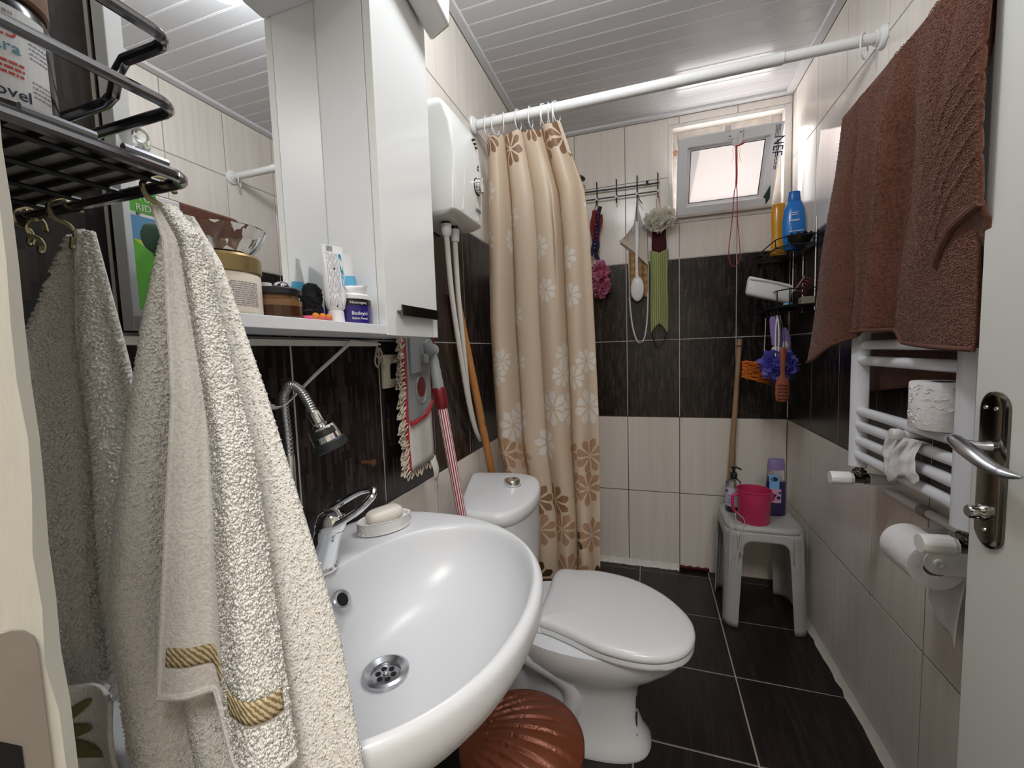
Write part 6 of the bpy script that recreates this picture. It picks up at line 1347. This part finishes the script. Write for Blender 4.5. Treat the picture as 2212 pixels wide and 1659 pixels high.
def t1(u, v):
    a, b = V3(lerp_tab(LT, v)), V3(lerp_tab(RT, v)); p = a.lerp(b, u); g = min(1, .25+v*1.3)
    f = .016*exp(-((u-.14)/.10)**2)+.008*exp(-((u-.37)/.07)**2)+.012*exp(-((u-.72)/.16)**2)-.010*exp(-((u-.27)/.035)**2)-.010*exp(-((u-.46)/.05)**2)-.006*exp(-((u-.90)/.05)**2)
    edge = -.014*max(0, (u-.88)/.12)**2-.010*max(0, (.07-u)/.07)**2
    return p+NRM*((f+edge)*g+.0025*sin(v*9+u*5)-.006)
tw1 = thing('hand_towel', 'white terry hand towel with gold bands on the nearer brass hook', 'towel', (.26, -2.05, .76), 'terry towels under the wire rack')
bm = NB(); grid(bm, t1, 90, 130); obj('towel', bm, 'terry', tw1, smooth=180, solid=.004, offset=1 if False else 0)
pile(t1, 42000, 1, 'pile', tw1, size=.0015, height=.0024)
pile(lambda u, v: btf(u, .46+.54*v)-V3((.0035, 0, 0)), 55000, 12, 'brownpile', bt, height=.0015, size=.0013, droop=.3)
pile(lambda u, v: ff(u, v)-V3((.0035, 0, 0)), 13000, 13, 'brownpile', bt, height=.0014, size=.0013, droop=.3)
# front flap: woven inner face on the left, a terry roll on the right, with gold bands above the hem
FL = [(0, (.252, -2.054, 1.289)), (.08, (.268, -2.058, 1.262)), (.40, (.281, -2.071, 1.132)), (1, (.268, -2.092, .925))]
FR = [(0, (.264, -2.048, 1.292)), (.06, (.289, -2.050, 1.262)), (.45, (.332, -2.056, 1.098)), (.80, (.350, -2.062, .956)), (1, (.361, -2.065, .876))]
def fl1(u, v, lift=0):
    a, b = V3(lerp_tab(FL, v)), V3(lerp_tab(FR, v))
    p = a.lerp(b, u)
    s = 0 if u < .40 else (1 if u > .58 else (u-.40)/.18)
    hem = .926+.004*u if u < .5 else .876
    hemz = .928*(1-s)+.877*s
    z0 = 1.292; p.z = z0-(z0-hemz)*v
    f = -.010*exp(-((u-.38)/.12)**2)+.012*exp(-((u-.78)/.17)**2)-.008*max(0, (u-.9)/.1)**2
    return p+NRM*(f*min(1, .3+v*1.2)+.006+lift)
bm = NB(); grid(bm, lambda u, v: fl1(u*.52, v), 40, 110); obj('woven_flap', bm, 'terryflat', tw1, smooth=180, solid=.0035)
bm = NB(); grid(bm, lambda u, v: fl1(.50+u*.50, v), 40, 110); obj('front_fold', bm, 'terry', tw1, smooth=180, solid=.0035)
pile(lambda u, v: fl1(.50+u*.50, v), 20000, 2, 'pile', tw1, size=.0015, height=.0026)
pile(lambda u, v: fl1(.02+u*.48, v), 5000, 3, 'pile', tw1, height=.0014, size=.0010)
bm = NB(); grid(bm, lambda u, v: fl1(.06+u*.40, .900+.036*v+.01*u, .0026), 30, 4); obj('gold_band', bm, 'gold', tw1, smooth=180, solid=.0012)
bm = NB(); grid(bm, lambda u, v: fl1(.56+u*.43, .868+.038*v, .0052), 30, 4); obj('gold_band', bm, 'gold', tw1, smooth=180, solid=.0012)
bm = NB(); tube(bm, [fl1(i/30*.99+.005, 1.0, .001) for i in range(31)], .0030, 8); tube(bm, [fl1(.004, i/40, .001) for i in range(41)], .0022, 8); obj('hem', bm, 'terryflat', tw1)
# shaded towel further left
LT2 = [(0, (.110, -2.038, 1.291)), (.22, (.080, -2.058, 1.200)), (.70, (.082, -2.072, 1.000)), (1, (.100, -2.076, .875))]
RT2 = [(0, (.130, -2.034, 1.296)), (.28, (.158, -2.034, 1.178)), (.52, (.178, -2.036, 1.081)), (1, (.186, -2.045, .875))]
def t2(u, v):
    a, b = V3(lerp_tab(LT2, v)), V3(lerp_tab(RT2, v)); p = a.lerp(b, u); g = min(1, .2+v*1.4)
    f = .012*sin(u*9.5+.8)+.006*sin(u*19+v*2)-.012*exp(-((u-.42)/.06)**2)
    return p+NRM*(f*g)
tw2 = thing('hand_towel', 'thick white terry towel hanging in shadow on the farther brass hook', 'towel', (.13, -2.05, .87), 'terry towels under the wire rack')
bm = NB(); grid(bm, t2, 70, 90); obj('towel', bm, 'terry', tw2, smooth=180, solid=.004)
pile(t2, 20000, 4, 'pile', tw2, height=.0044, size=.0019)
bm = NB(); tube(bm, [t2(.66-.1*i/40, i/40)+NRM*.004 for i in range(30)], .0026, 8, flat=1.6); tube(bm, [t2(.0, i/40) for i in range(41)], .0024, 8); obj('hem', bm, 'terryflat', tw2)
# third cloth with embroidered leaves below it
def t3(u, v):
    p = V3((.105, -2.095, .905)).lerp(V3((.205, -2.090, .905)), u); p.z = .905-.17*v
    return p+NRM*(.008*sin(u*7)+.004*sin(v*8))
tw3 = thing('guest_towel', 'white cloth with olive embroidered leaves hanging low behind the towels', 'towel', (.15, -2.09, .74)); bm = NB(); grid(bm, t3, 30, 30); obj('cloth', bm, 'terryflat', tw3, smooth=180, solid=.003)
bm = NB()
for cu_, cv, ru, rv, tl in ((.42, .30, .30, .030, .05), (.40, .22, .26, .020, -.02), (.45, .14, .22, .016, -.08), (.62, .72, .26, .022, -.35)):
    P = [(cu_+ru*cos(a), cv+rv*sin(a)*2+tl*cos(a)) for a in [2*pi*i/20 for i in range(20)]]; swatch(bm, [t3(max(0, min(1, p)), max(0, min(1, q)))+NRM*.0030 for p, q in P])
obj('embroidery', bm, 'olive', tw3, smooth=180)
